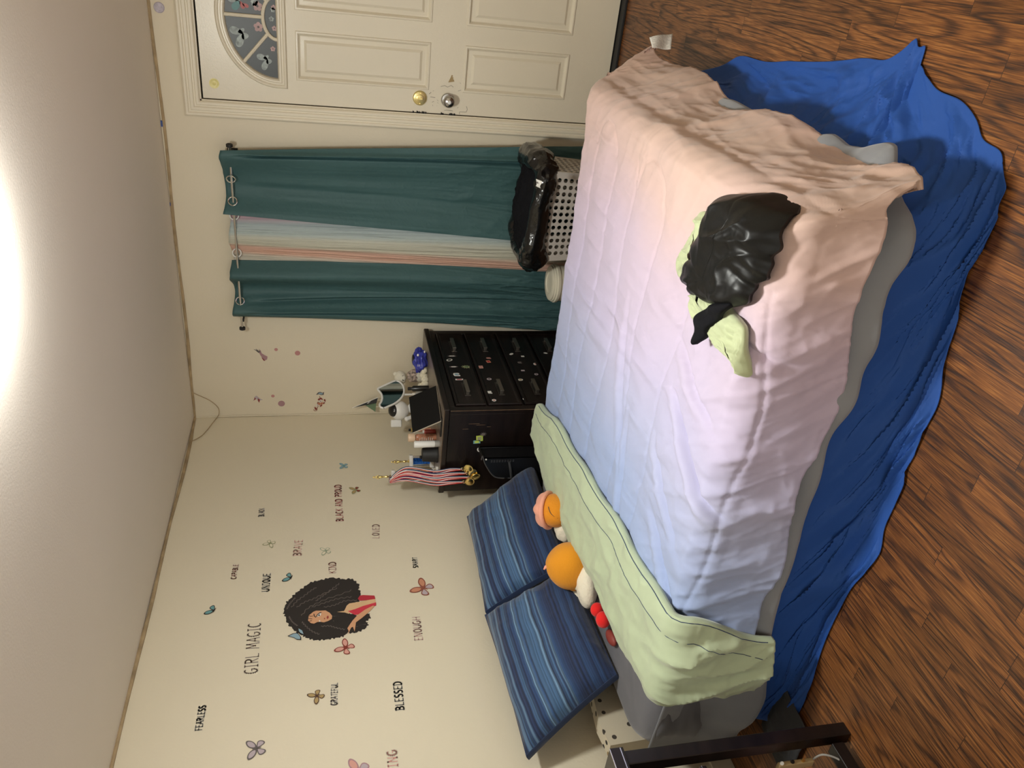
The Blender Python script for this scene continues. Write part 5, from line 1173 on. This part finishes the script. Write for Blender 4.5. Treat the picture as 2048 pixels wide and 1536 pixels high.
def hb(x, y, t, th):
    dome = .062*np.clip(1-(1-t)**2.4, 0, 1)**.75
    f = .034*(ridge(x*6.5+y*4.0+.3*fbm(x*5, y*5, 3), y*2.6-x*2.4, 19, 2)-.45)+.004*(ridge(x*14, y*14, 29, 2)-.4)
    return dome+f*np.minimum(1, t*3.5)+.004*np.sin(th*2*math.pi*16)*(1-t)**2
mound('satin_cap', BO, BS, hb, 'black_satin', bn, (2.0, -2.5, CT), lift=.020, rings=46, n=300)
TO = [(1.9331,-2.5556),(1.9056,-2.5436),(1.8704,-2.5168),(1.8436,-2.4972),(1.8129,-2.4824),(1.7818,-2.4621),(1.7605,-2.4446),(1.7725,-2.4325),(1.8009,-2.42),(1.8283,-2.4179),(1.8568,-2.4343),(1.8888,-2.472),(1.9172,-2.5153)]
TS_ = [(1.9019,-2.5091),(1.8533,-2.4757),(1.7959,-2.4489)]
mound('tie_band', TO, TS_, lambda x, y, t, th: .030+.018*t**.5+.006*np.sin(x*90), 'black_cloth', bn, (2.0, -2.5, CT), lift=.014)

# plush toys
def plush_b():
    cx, cy = (0.4527,-1.8944); t = thing('plush_toy', 'round yellow-orange plush head with a cream body lying between the pillows', 'plush toy', (cx, cy, .455)); z0 = .080
    def sh(d): return (1+.045*math.cos(3*math.atan2(d[1], d[0])+1)*math.sqrt(max(0, 1-d[2]**2)))*(1+.10*max(0, d[2])**6)
    TP(MB().ell((0, 0, z0), (.095, .097, .088), fn=sh, seg=48, rings=32), 'head', 'yellow_plush', t)
    TP(MB().tube([(-.004, .004, z0+.086), (-.010, .006, z0+.098), (-.020, .004, z0+.104)], [.010, .007, .003], 10), 'tuft', 'pink_plush', t)
    def at(q, k=1.0): return np.array([q[0]-cx, q[1]-cy])*k
    b = at((0.4359,-2.0018)); TP(MB().ell((b[0], b[1], .034), (.055, .088, .040), rot=rotzm(-.9), fn=lambda d: 1+.03*math.sin(7*d[0]+4*d[1])), 'body', 'white_plush', t)
    b = at((0.3286,-1.9445)); TP(MB().ell((b[0], b[1], .034), (.046, .043, .040)), 'foot', 'white_plush', t)
    b = at((0.3758,-1.9429)); TP(MB().ell((b[0], b[1], .066), (.016, .034, .020), rot=rotzm(.5)), 'ear', 'yellow_plush', t)
    b = at((0.4163,-1.9681)); TP(MB().ell((b[0], b[1], .064), (.036, .022, .010), rot=rotzm(-.4)), 'collar', 'white_plush', t)
    b = at((0.4791,-1.8326)); TP(MB().ell((b[0], b[1], .030), (.045, .035, .028), rot=rotzm(.6)), 'arm', 'white_plush', t)
plush_b()
def plush_a():
    cx, cy = (0.5072,-1.6125); t = thing('plush_toy', 'smiling orange plush with a pink bonnet tucked under the folded comforter', 'plush toy', (cx, cy, .455)); z0 = .075; r_ = .072
    c0 = np.array([0, 0, z0])
    TP(MB().ell(c0, (r_, r_*1.12, r_*.96), rot=rotzm(.3), seg=44, rings=28), 'face', 'orange_plush', t)
    ax = norm(np.array([-.36, .56, .75])); a1 = norm(np.cross(ax, (1, 0, 0))); a2 = np.cross(ax, a1)
    hood = MB(); prof = [(.077*math.cos(a)**.8, .030+.056*math.sin(a)) for a in np.linspace(0, math.pi/2, 14)]; V = []
    hood.lathe([(r, z*(1)) for r, z in prof], c=c0, axis=ax, seg=48, close=False)
    hood.v = [tuple(np.array(v)+(np.array(v)-c0)*.05*math.sin(5*math.atan2(np.dot(np.array(v)-c0, a1), np.dot(np.array(v)-c0, a2)))) for v in hood.v]
    TP(hood, 'bonnet', 'pink_plush', t, solid=.004)
    TP(MB().tube([c0+ax*.030+(a1*math.cos(a)+a2*math.sin(a))*.0755 for a in np.linspace(0, 2*math.pi, 41)[:-1]], .0105, 12, closed=True), 'bonnet_brim', 'pink_plush', t)
    b = np.array((0.4381,-1.6517))-np.array([cx, cy]); TP(MB().ell((b[0], b[1], .034), (.062, .055, .040), rot=rotzm(.7), fn=lambda d: 1+.04*math.sin(9*d[0]+5*d[1])), 'body', 'white_plush', t)
    for q in ((0.0182,-0.0702,0.0084), (0.0273,-0.0673,-0.0074)):
        TP(MB().ell(np.array(q)*1.03+c0, (.0058, .0052, .0052), seg=12, rings=8), 'eye', 'black_plastic', t)
    L_ = [np.array(q)*1.045+c0 for q in ((0.0503,-0.0343,0.043), (0.0425,-0.0451,0.0413), (0.0326,-0.0569,0.0353), (0.0237,-0.0671,0.0222))]
    TP(MB().tube(smooth_path(L_, 20), .0016, 6), 'smile', 'ink_brown', t)
plush_a()
r1 = (0.4416,-2.1356); r2 = (0.4501,-2.1946)
t = thing('plush_feet', 'red plush toy peeking out beside the near pillow', 'plush toy', (r2[0], r2[1], .45))
TP(MB().ell((r1[0]-r2[0], r1[1]-r2[1], .038), (.028, .024, .026), rot=rotzm(.4)), 'foot', 'red_plush', t); TP(MB().ell((0, 0, .034), (.032, .028, .028), rot=rotzm(.4)), 'foot', 'red_plush', t)
TP(MB().ell((-.040, -.055, .012), (.025, .045, .016), rot=rotzm(.3)), 'body', 'ink_wine', t)

# ================================================================ WALL LETTERING (thin stroke letters)
def arc(cx, cy, rx, ry, a0, a1, n=9): return [(cx+rx*math.cos(math.radians(a)), cy+ry*math.sin(math.radians(a))) for a in np.linspace(a0, a1, n)]
GL = {
 'A': (.52, [[(0, 0), (.27, 1), (.50, 0)], [(.08, .36), (.44, .36)]]), 'B': (.48, [[(.04, 0), (.04, 1)], [(-.02, 1), *arc(.16, .76, .26, .24, 90, -90), (.06, .52)], [(.06, .52), *arc(.18, .26, .28, .26, 90, -90), (-.02, 0)]]),
 'C': (.46, [arc(.27, .5, .25, .5, 55, 305, 14)]), 'D': (.50, [[(.05, 0), (.05, 1)], [(-.03, 1), *arc(.14, .5, .34, .5, 90, -90, 12), (-.03, 0)]]), 'E': (.42, [[(.40, 1), (.04, 1), (.04, 0), (.42, 0)], [(.04, .52), (.34, .52)]]),
 'F': (.42, [[(.42, 1), (.04, 1), (.04, 0)], [(.04, .52), (.34, .52)]]), 'G': (.54, [[*arc(.28, .5, .26, .5, 55, 330, 14), (.50, .44), (.28, .44)]]), 'H': (.50, [[(.04, 0), (.04, 1)], [(.46, 0), (.46, 1)], [(.04, .5), (.46, .5)]]),
 'I': (.34, [[(.16, 0), (.16, 1)], [(.02, 1), (.30, 1)], [(.02, 0), (.30, 0)]]), 'K': (.48, [[(.05, 0), (.05, 1)], [(.44, 1), (.06, .48)], [(.16, .58), (.48, 0)]]), 'L': (.42, [[(.05, 1), (.05, 0), (.42, 0)]]),
 'M': (.66, [[(.0, 0), (.10, 1), (.33, .28), (.54, 1), (.64, 0)]]), 'N': (.52, [[(.04, 0), (.06, 1), (.44, 0), (.46, 1)]]), 'O': (.52, [arc(.26, .5, .24, .5, 90, 450, 18)]), 'P': (.46, [[(.05, 0), (.05, 1)], [(-.02, 1), *arc(.18, .74, .27, .26, 90, -90), (.06, .48)]]),
 'Q': (.54, [arc(.26, .5, .24, .5, 90, 450, 18), [(.28, .26), (.52, -.06)]]), 'R': (.50, [[(.05, 0), (.05, 1)], [(-.02, 1), *arc(.18, .76, .26, .24, 90, -90), (.06, .52)], [(.18, .52), (.48, 0)]]),
 'S': (.44, [[*arc(.24, .75, .20, .25, 40, 270, 10), *arc(.20, .25, .22, .25, 90, -140, 10)]]), 'T': (.46, [[(.23, 0), (.23, 1)], [(0, 1), (.46, 1)]]), 'U': (.50, [[(.04, 1), (.04, .3), *arc(.25, .28, .21, .28, 180, 360, 9), (.46, .3), (.46, 1)]]),
 'V': (.50, [[(.0, 1), (.25, 0), (.50, 1)]]), 'Z': (.48, [[(.02, 1), (.46, 1), (.02, 0), (.48, 0)]]), ' ': (.34, [])}
def word(txt, y0, z0, y1, z1, h, col, wt, label, backing=True, slant=0):
    tot = sum(GL[c][0] for c in txt)+.16*(len(txt)-1); Lw = math.hypot(y1-y0, z1-z0); sx = Lw/tot; ang = math.atan2(z1-z0, y1-y0)
    m = MB(); o = np.array([.0008, y0, z0]); u = np.array([0, math.cos(ang), math.sin(ang)]); v = np.array([0, -math.sin(ang), math.cos(ang)]); n = np.array([1., 0, 0]); x = 0
    def stroke(pts, wd, lift, mi):
        P = [np.array([p[0], p[1]]) for p in pts]
        for a, b in zip(P[:-1], P[1:]):
            d = norm(b-a); nn = np.array([-d[1], d[0]])*wd; e = d*wd*.6; q = [a-nn-e, b-nn+e, b+nn+e, a+nn-e]
            m.add([o+u*p[0]+v*p[1]+n*lift for p in q], [(0, 1, 2, 3)], mi)
    for c in txt:
        w_, st = GL[c]
        for s in st:
            pts = [((x+p[0]+slant*p[1])*sx, p[1]*h) for p in s]
            if backing: stroke(pts, wt*.75+.002, 0, 1)
            stroke(pts, wt*.75, .0005, 0)
        x += w_+.16
    return tag(m.build('word_decal', [col, 'ink_backing'], loc=(.0008, y0, z0), smooth=False), label, 'wall decal', 'word decals on the left wall')
WD = [('GIRL MAGIC', -1.908, 1.780, -1.646, 1.782, .050, 'ink_brown', .0019), ('UNIQUE', -1.462, 1.757, -1.349, 1.756, .031, 'ink_black', .0021), ('CAPABLE', -1.368, 1.905, -1.275, 1.902, .021, 'ink_rust', .0013), ('KIND', -1.375, 1.461, -1.302, 1.461, .032, 'ink_rust', .0017),
 ('SMART', -1.377, 1.078, -1.306, 1.076, .022, 'ink_black', .0014), ('ENOUGH', -1.817, 1.106, -1.686, 1.104, .034, 'ink_rose', .0017), ('GRATEFUL', -2.099, 1.471, -1.996, 1.468, .024, 'ink_grey', .0013), ('BLESSED', -2.154, 1.217, -2.021, 1.216, .032, 'ink_black', .0021),
 ('FEARLESS', -2.145, 1.961, -2.039, 1.959, .024, 'ink_black', .0017), ('AMAZING', -2.505, 1.263, -2.323, 1.261, .035, 'ink_pink', .0024), ('BLACK', -.938, 1.807, -.875, 1.808, .025, 'ink_grey', .0014), ('BLACK AND PROUD', -1.006, 1.418, -.709, 1.421, .034, 'ink_red', .0021), ('LOVED', -1.153, 1.248, -1.050, 1.240, .033, 'ink_rose', .0016), ('BRAVE', -1.241, 1.621, -1.132, 1.616, .036, 'ink_pink', .0022)]
CN = dict(ink_brown='brown', ink_black='black', ink_rust='rust brown', ink_rose='dull rose', ink_grey='grey', ink_pink='pink', ink_red='red')
for wd in WD: word(wd[0], *wd[1:6], wd[6], wd[7], f'{CN[wd[6]]} lettering decal reading {wd[0]} on the left wall' if wd[0] != 'AMAZING' else 'large pink lettering decal whose last letters ZING show at the picture edge')

def decal(name, label, cat, polys, mats, axis='x', off=.0008, group=None, base=None, step=.00035):
    """flat printed film on a wall; polys = [(points, material index)], later ones lie on top"""
    m = MB(); xs_ = [p[0] for pl, _ in polys for p in pl]; zs_ = [p[1] for pl, _ in polys for p in pl]; cx, cz = (min(xs_)+max(xs_))/2, (min(zs_)+max(zs_))/2
    for k, (pl, mi) in enumerate(polys):
        d = off+step*k
        if axis == 'x': m.flat(pl, (d, 0, 0), (0, 1, 0), (0, 0, 1), mi)
        else: m.flat(pl, (0, -d, 0), (1, 0, 0), (0, 0, 1), mi)
    loc = (off, cx, cz) if axis == 'x' else (cx, -off, cz)
    return tag(m.build(name, mats, loc=loc, smooth=False), label, cat, group)
def wing(cx, cz, L_, W_, ang, n=16, sharp=.35):
    out = []
    for k in range(n):
        t = 2*math.pi*k/n; u = L_*.5*(1-math.cos(t)); v = W_*.5*math.sin(t)*(.55+.75*(1-math.cos(t))/2); out.append((cx+u*math.cos(ang)-v*math.sin(ang), cz+u*math.sin(ang)+v*math.cos(ang)))
    return out
def shrink(pl, f):
    cx = sum(p[0] for p in pl)/len(pl); cz = sum(p[1] for p in pl)/len(pl); return [(cx+(p[0]-cx)*f, cz+(p[1]-cz)*f) for p in pl]
def butterfly(y, z, s, rot, c_edge, c_fill, label, half=False, c2=None):
    R = math.radians(rot); pl = []; cr, sr = math.cos(R), math.sin(R)
    up_ = [(.02, .02), (.06, .26), (.22, .46), (.46, .55), (.60, .50), (.58, .34), (.46, .16), (.24, .02)]; lo_ = [(.02, .0), (.22, -.01), (.42, -.08), (.46, -.24), (.36, -.42), (.22, -.44), (.10, -.26)]
    for q in ((1,) if half else (1, -1)):
        for shp, ci in ((lo_, 2 if c2 else 1), (up_, 1)):
            w0 = [tuple(p) for p in smooth_path([(y+s*(q*a*cr-b*sr), z+s*(q*a*sr+b*cr)) for a, b in shp], 28, True)]; pl.append((w0, 0)); pl.append((shrink(w0, .72), ci))
    bd = [(y+s*.03*math.cos(t)*1.0*math.cos(R)-s*.26*math.sin(t)*math.sin(R), z+s*.03*math.cos(t)*math.sin(R)+s*.26*math.sin(t)*math.cos(R)) for t in np.linspace(0, 2*math.pi, 11)[:-1]]
    pl.append((bd, 0))
    return decal('butterfly_decal', label, 'wall decal', pl, [c_edge, c_fill, c2 or c_fill], group='butterfly decals on the left wall')
butterfly(-1.552, 1.978, .058, 70, 'ink_black', 'ink_teal', 'teal and black butterfly decal near the ceiling', half=True)
butterfly(-1.143, 1.767, .046, 60, 'ink_olive', 'wall_paint_left', 'olive outlined butterfly decal between BLACK and BRAVE')
butterfly(-1.221, 1.505, .046, 10, 'ink_sage', 'wall_paint_left', 'sage outlined butterfly decal above KIND')
butterfly(-1.384, 1.661, .060, 75, 'ink_black', 'ink_teal', 'half-winged teal butterfly decal beside the hair', half=True)
butterfly(-.538, 1.400, .046, 0, 'ink_teal', 'ink_sky', 'small pale blue butterfly decal nearest the room corner')
butterfly(-.758, 1.346, .052, 15, 'ink_olive', 'ink_gold', 'yellow brown butterfly decal beside BLACK AND PROUD', c2='ink_wine')
butterfly(-1.515, 1.067, .088, -35, 'ink_rust', 'ink_orange', 'orange pink butterfly decal between SMART and ENOUGH', c2='ink_lilac')
butterfly(-1.823, 1.429, .066, -35, 'ink_wine', 'ink_pink', 'rust red butterfly decal left of the painted woman')
butterfly(-2.048, 1.547, .052, 35, 'ink_brown', 'ink_gold', 'brown striped butterfly decal above GRATEFUL')
butterfly(-2.249, 1.761, .066, 8, 'ink_grey', 'ink_lilac', 'lilac butterfly decal below FEARLESS')
butterfly(-2.392, 1.403, .080, -12, 'ink_mauve', 'ink_pink', 'pink and lilac butterfly decal cut off at the picture edge', c2='ink_lilac')

# ---- the curly haired woman
HAIR = [(-1.5727,1.6857),(-1.5997,1.6892),(-1.6217,1.6808),(-1.6613,1.6709),(-1.693,1.6485),(-1.7181,1.6308),(-1.7318,1.6113),(-1.7447,1.5983),(-1.7552,1.5811),(-1.7661,1.5597),(-1.7691,1.5341),(-1.7692,1.5084),(-1.7666,1.4825),(-1.7636,1.4586),(-1.759,1.4368),(-1.7435,1.4211),(-1.7465,1.3949),(-1.7394,1.3682),(-1.7247,1.3431),(-1.7025,1.3308),(-1.6866,1.3389),(-1.6706,1.32),(-1.646,1.3232),(-1.6384,1.3364),(-1.6571,1.36),(-1.6456,1.382),(-1.6269,1.4128),(-1.6158,1.4305),(-1.6026,1.4098),(-1.5866,1.4138),(-1.5732,1.3928),(-1.5638,1.3625),(-1.5199,1.3536),(-1.4864,1.3614),(-1.4636,1.3581),(-1.4348,1.3781),(-1.4199,1.3918),(-1.4199,1.4249),(-1.4127,1.446),(-1.4036,1.4858),(-1.4107,1.5164),(-1.4176,1.5468),(-1.4248,1.5746),(-1.4484,1.602),(-1.4719,1.6268),(-1.4923,1.6467),(-1.519,1.664),(-1.5363,1.6791)]
FACE = [(-1.6265,1.5822),(-1.6184,1.5734),(-1.6075,1.5624),(-1.6026,1.5513),(-1.6048,1.5313),(-1.6055,1.5112),(-1.6211,1.4935),(-1.6406,1.4826),(-1.6583,1.4851),(-1.6685,1.5007),(-1.674,1.5184),(-1.6693,1.5337),(-1.6693,1.5469),(-1.6767,1.56),(-1.6723,1.5731),(-1.6561,1.5852)]
CHEST = [(-1.62,1.4621),(-1.6173,1.4306),(-1.5861,1.4183),(-1.5749,1.4066),(-1.5699,1.3651),(-1.5585,1.2928),(-1.5843,1.2898),(-1.6031,1.3483),(-1.6228,1.3946),(-1.6363,1.4109),(-1.6267,1.4286)]
RED1 = [(-1.5322,1.3588),(-1.5305,1.3448),(-1.5391,1.2939),(-1.5603,1.2911),(-1.5632,1.3233),(-1.564,1.3603),(-1.5504,1.3689)]
RED2 = [(-1.6206,1.4149),(-1.6117,1.3829),(-1.5969,1.348),(-1.5811,1.2896),(-1.6,1.2903),(-1.6117,1.3259),(-1.6364,1.3545),(-1.6451,1.3729),(-1.6451,1.3865),(-1.6345,1.3996)]
ARM = [(-1.5987,1.3022),(-1.6059,1.2992),(-1.6394,1.3274),(-1.6667,1.3559),(-1.6892,1.3827),(-1.7111,1.3858),(-1.7398,1.3902),(-1.7128,1.3969),(-1.7177,1.4048),(-1.7553,1.4193),(-1.7341,1.4153),(-1.7189,1.4203),(-1.6995,1.4097),(-1.6772,1.3967),(-1.6466,1.373),(-1.6195,1.34),(-1.6078,1.3188)]
WING1 = [(-1.7337,1.6687),(-1.7219,1.6478),(-1.7204,1.6307),(-1.7252,1.6242),(-1.7458,1.6128),(-1.7614,1.6125),(-1.758,1.63),(-1.7457,1.643)]
WING2 = [(-1.6926,1.627),(-1.7093,1.6074),(-1.7366,1.5995),(-1.7256,1.6157),(-1.7117,1.6245)]
EYEW = [(-1.6379,1.548),(-1.6248,1.5435),(-1.6182,1.5346),(-1.6218,1.5291),(-1.6322,1.5314),(-1.6387,1.5402)]
IRIS = [(-1.6339,1.5424),(-1.6265,1.5413),(-1.6261,1.5369),(-1.6318,1.5347),(-1.6359,1.538)]
BROW = [(-1.6197,1.5624),(-1.6216,1.5584),(-1.6323,1.5575),(-1.6406,1.5502),(-1.6433,1.5535),(-1.6334,1.5612)]
MOUTH = [(-1.6425,1.506),(-1.6371,1.5003),(-1.648,1.4972),(-1.6579,1.5028),(-1.6514,1.5067)]
NOSE = [(-1.6502,1.5182),(-1.6491,1.5142),(-1.6552,1.5134),(-1.6584,1.5172)]
LASH = [(-1.6375,1.5513),(-1.6244,1.5464),(-1.6142,1.5346),(-1.6132,1.5246),(-1.6192,1.5335),(-1.6263,1.5435),(-1.6394,1.5473)]
EYE2 = [(-1.6627,1.5398),(-1.6603,1.5348),(-1.6694,1.5326),(-1.6698,1.537)]
def curly(pl, amp=.0045, freq=2.6):
    P = smooth_path(pl, 330, True); c = P.mean(0); d = P-np.roll(P, 1, 0); n = np.stack([d[:, 1], -d[:, 0]], 1); n /= np.maximum(np.linalg.norm(n, axis=1, keepdims=True), 1e-9)
    k = np.arange(len(P)); a = amp*(np.sin(k*freq*.5)*.6+np.sin(k*1.9+1)*.5); P = P+n*a[:, None]; return [tuple(p) for p in P]
def ribbonpoly(pts, w_):
    P = np.array(pts); d = np.gradient(P, axis=0); n = np.stack([-d[:, 1], d[:, 0]], 1); n /= np.maximum(np.linalg.norm(n, axis=1, keepdims=True), 1e-9); A = P+n*w_; B = (P-n*w_)[::-1]; return [tuple(p) for p in A]+[tuple(p) for p in B]
STR = [[(-1.5697,1.656),(-1.5348,1.6346),(-1.5064,1.6035),(-1.4773,1.5743),(-1.4602,1.5514)], [(-1.5721,1.6338),(-1.5446,1.6008),(-1.5296,1.5649),(-1.5052,1.524),(-1.473,1.459)], [(-1.6231,1.613),(-1.5834,1.587),(-1.5593,1.5513),(-1.5358,1.506),(-1.5164,1.4484),(-1.4928,1.3944)], [(-1.5436,1.5513),(-1.5007,1.5056),(-1.4445,1.4467)], [(-1.5791,1.5692),(-1.5598,1.5175),(-1.5407,1.4605),(-1.5347,1.396)], [(-1.5847,1.5177),(-1.5772,1.4725),(-1.557,1.4266),(-1.5594,1.3739)], [(-1.6593,1.6103),(-1.6846,1.5947),(-1.7166,1.5685),(-1.7373,1.5383)], [(-1.6948,1.5294),(-1.6956,1.4967),(-1.711,1.464),(-1.7235,1.4314)], [(-1.6443,1.476),(-1.644,1.4515),(-1.6567,1.4183)], [(-1.671,1.4787),(-1.6712,1.4499),(-1.6814,1.4124)], [(-1.7146,1.3804),(-1.7054,1.3577),(-1.7044,1.3398)], [(-1.5799,1.6756),(-1.5473,1.6632),(-1.5151,1.6417)], [(-1.6234,1.6655),(-1.6546,1.6516),(-1.6806,1.6294)]]
pol = []
pol.append(([tuple(p) for p in smooth_path(shrink(HAIR, 1.022), 160, True)], 0)) if False else None
pol = [(curly(HAIR), 1)]
for k, s in enumerate(STR):
    P = smooth_path([(p[0], p[1]) for p in s], 46); j = np.arange(len(P)); d = np.gradient(P, axis=0); n = np.stack([-d[:, 1], d[:, 0]], 1); n /= np.maximum(np.linalg.norm(n, axis=1, keepdims=True), 1e-9); P = P+n*(.0032*np.sin(j*1.15))[:, None]; pol.append((ribbonpoly(P, .0015), 2))
pol += [(CHEST, 4), (RED1, 5), (RED2, 6), (FACE, 3), (ARM, 3), (EYEW, 7), (IRIS, 1), (LASH, 1), (BROW, 1), (MOUTH, 8), (NOSE, 8), (EYE2, 7), (WING1, 1), (shrink(WING1, .82), 9), (WING2, 1), (shrink(WING2, .78), 9)]
for a in ([(-1.6279,1.5833),(-1.6351,1.5733),(-1.633,1.5645)], [(-1.6458,1.5842),(-1.6485,1.5732),(-1.6506,1.5677)], [(-1.6627,1.5797),(-1.6595,1.5688)]): pol.append((ribbonpoly(np.array(a), .0011), 1))
decal('portrait_decal', 'woman decal with huge black curly hair, red top and blue butterfly', 'wall decal', pol, ['ink_backing', 'ink_hair', 'ink_streak', 'ink_skin', 'ink_skin2', 'ink_dress', 'ink_dress2', 'ink_white', 'ink_lip', 'ink_sky'], step=.00012)
# ---- back wall decals round the spot where a picture figure is left out
def disc(x, z, r, n=22): return [(x+r*math.cos(a), z+r*math.sin(a)) for a in np.linspace(0, 2*math.pi, n+1)[:-1]]
for (x, z, r, lab) in ((.452, 1.768, .010, 'small pink dot decal nearest the curtain'), (.428, 1.649, .0155, 'larger rose dot decal nearest the curtain'), (.139, 1.799, .010, 'small pink dot decal nearest the room corner'), (.085, 1.752, .020, 'large mauve dot decal nearest the room corner')):
    decal('dot_decal', lab, 'wall decal', [(disc(x, z, r), 0)], ['ink_pinkdot' if 'mauve' not in lab else 'ink_mauve'], 'y')
BPX = lambda L: L
HB1 = [(0.4357,1.865),(0.4515,1.8553),(0.4276,1.8476),(0.4142,1.8303),(0.4061,1.8172),(0.3874,1.8203),(0.3794,1.8342),(0.3956,1.8447),(0.409,1.853)]; HB2 = [(0.4543,1.893),(0.4505,1.8776),(0.4356,1.8606),(0.4304,1.8653),(0.4463,1.8801)]; HB3 = [(0.459,1.8794),(0.4473,1.8667),(0.4356,1.8575),(0.433,1.8621),(0.4505,1.8754)]; HB4 = [(0.4589,1.8603),(0.4462,1.8591),(0.4356,1.8539),(0.4346,1.8584),(0.4462,1.8623)]; HB5 = [(0.4037,1.851),(0.3902,1.8382),(0.3794,1.8319),(0.3795,1.8387),(0.3929,1.847)]
decal('bird_decal', 'pink hummingbird decal with dark tail below the curtain edge', 'wall decal', [(HB1, 0), (HB2, 1), (HB3, 1), (HB4, 1), (HB5, 2)], ['ink_mauve', 'ink_grey', 'ink_wine'], 'y')
FB1 = [(0.1353,1.9034),(0.1435,1.8915),(0.132,1.8806),(0.1204,1.8696),(0.1144,1.8561),(0.1118,1.8678),(0.1092,1.8771),(0.0939,1.8788),(0.1066,1.8865),(0.1209,1.8927),(0.1072,1.9132),(0.1195,1.9066)]; FB2 = [(0.1264,1.8855),(0.1148,1.8732),(0.0939,1.8788),(0.1065,1.8847)]
decal('bird_decal', 'flying lilac bird decal near the room corner', 'wall decal', [(FB1, 0), (FB2, 1), (shrink(FB1[-3:]+[FB1[0]], .8), 1)], ['ink_lilac', 'ink_wine'], 'y')
SB = [(0.1422,1.5501),(0.1591,1.538),(0.1629,1.5236),(0.1558,1.5132),(0.1613,1.5022),(0.1413,1.5048),(0.1387,1.5192),(0.1447,1.531)]
lv = []
for (a, b, L_, an, mi) in ((1245, 1205, .022, 2.2, 0), (1270, 1225, .022, .9, 0), (1300, 1250, .020, .3, 0), (1225, 1225, .020, 3.6, 0), (1210, 1250, .022, 3.1, 0), (1195, 1275, .020, 3.8, 0), (1170, 1310, .024, 3.5, 0), (1235, 1310, .020, -.6, 0), (1265, 1275, .018, -.9, 0)):
    p = YB = None
    lv.append((a, b, L_, an, mi))
S_O = [(0.1186,1.5219),(0.1068,1.5101),(0.092,1.4958),(0.1073,1.5316),(0.0929,1.539),(0.0786,1.5464),(0.0585,1.5587),(0.0578,1.5275),(0.0778,1.5128)]; S_F = [(0.0984,1.5245),(0.0837,1.5175),(0.0727,1.5417),(0.0812,1.532)]; S_S = [(0.1331,1.5288),(0.1043,1.5269),(0.0697,1.537),(0.0465,1.5445),(0.0319,1.5472),(0.0281,1.5593),(0.0383,1.5663)]
pl = [(ribbonpoly(np.array(smooth_path(S_S, 24)), .0016), 0)]
for (x, z), (_, _, L_, an, mi) in zip(S_O, lv): pl.append((wing(x, z, L_, L_*.5, an), 0))
for k, (x, z) in enumerate(S_F): pl.append((disc(x, z, .0085, 12), 1 if k % 2 else 2)); pl.append((disc(x, z, .003, 8), 0))
decal('flower_decal', 'sprig of orange and cream flowers decal near the room corner', 'wall decal', pl, ['ink_wine', 'ink_orange', 'ink_white'], 'y')
decal('bird_decal', 'small grey bird decal perched above the flower sprig', 'wall decal', [(SB, 0), (shrink(SB, .6), 1)], ['ink_grey', 'ink_sky'], 'y')
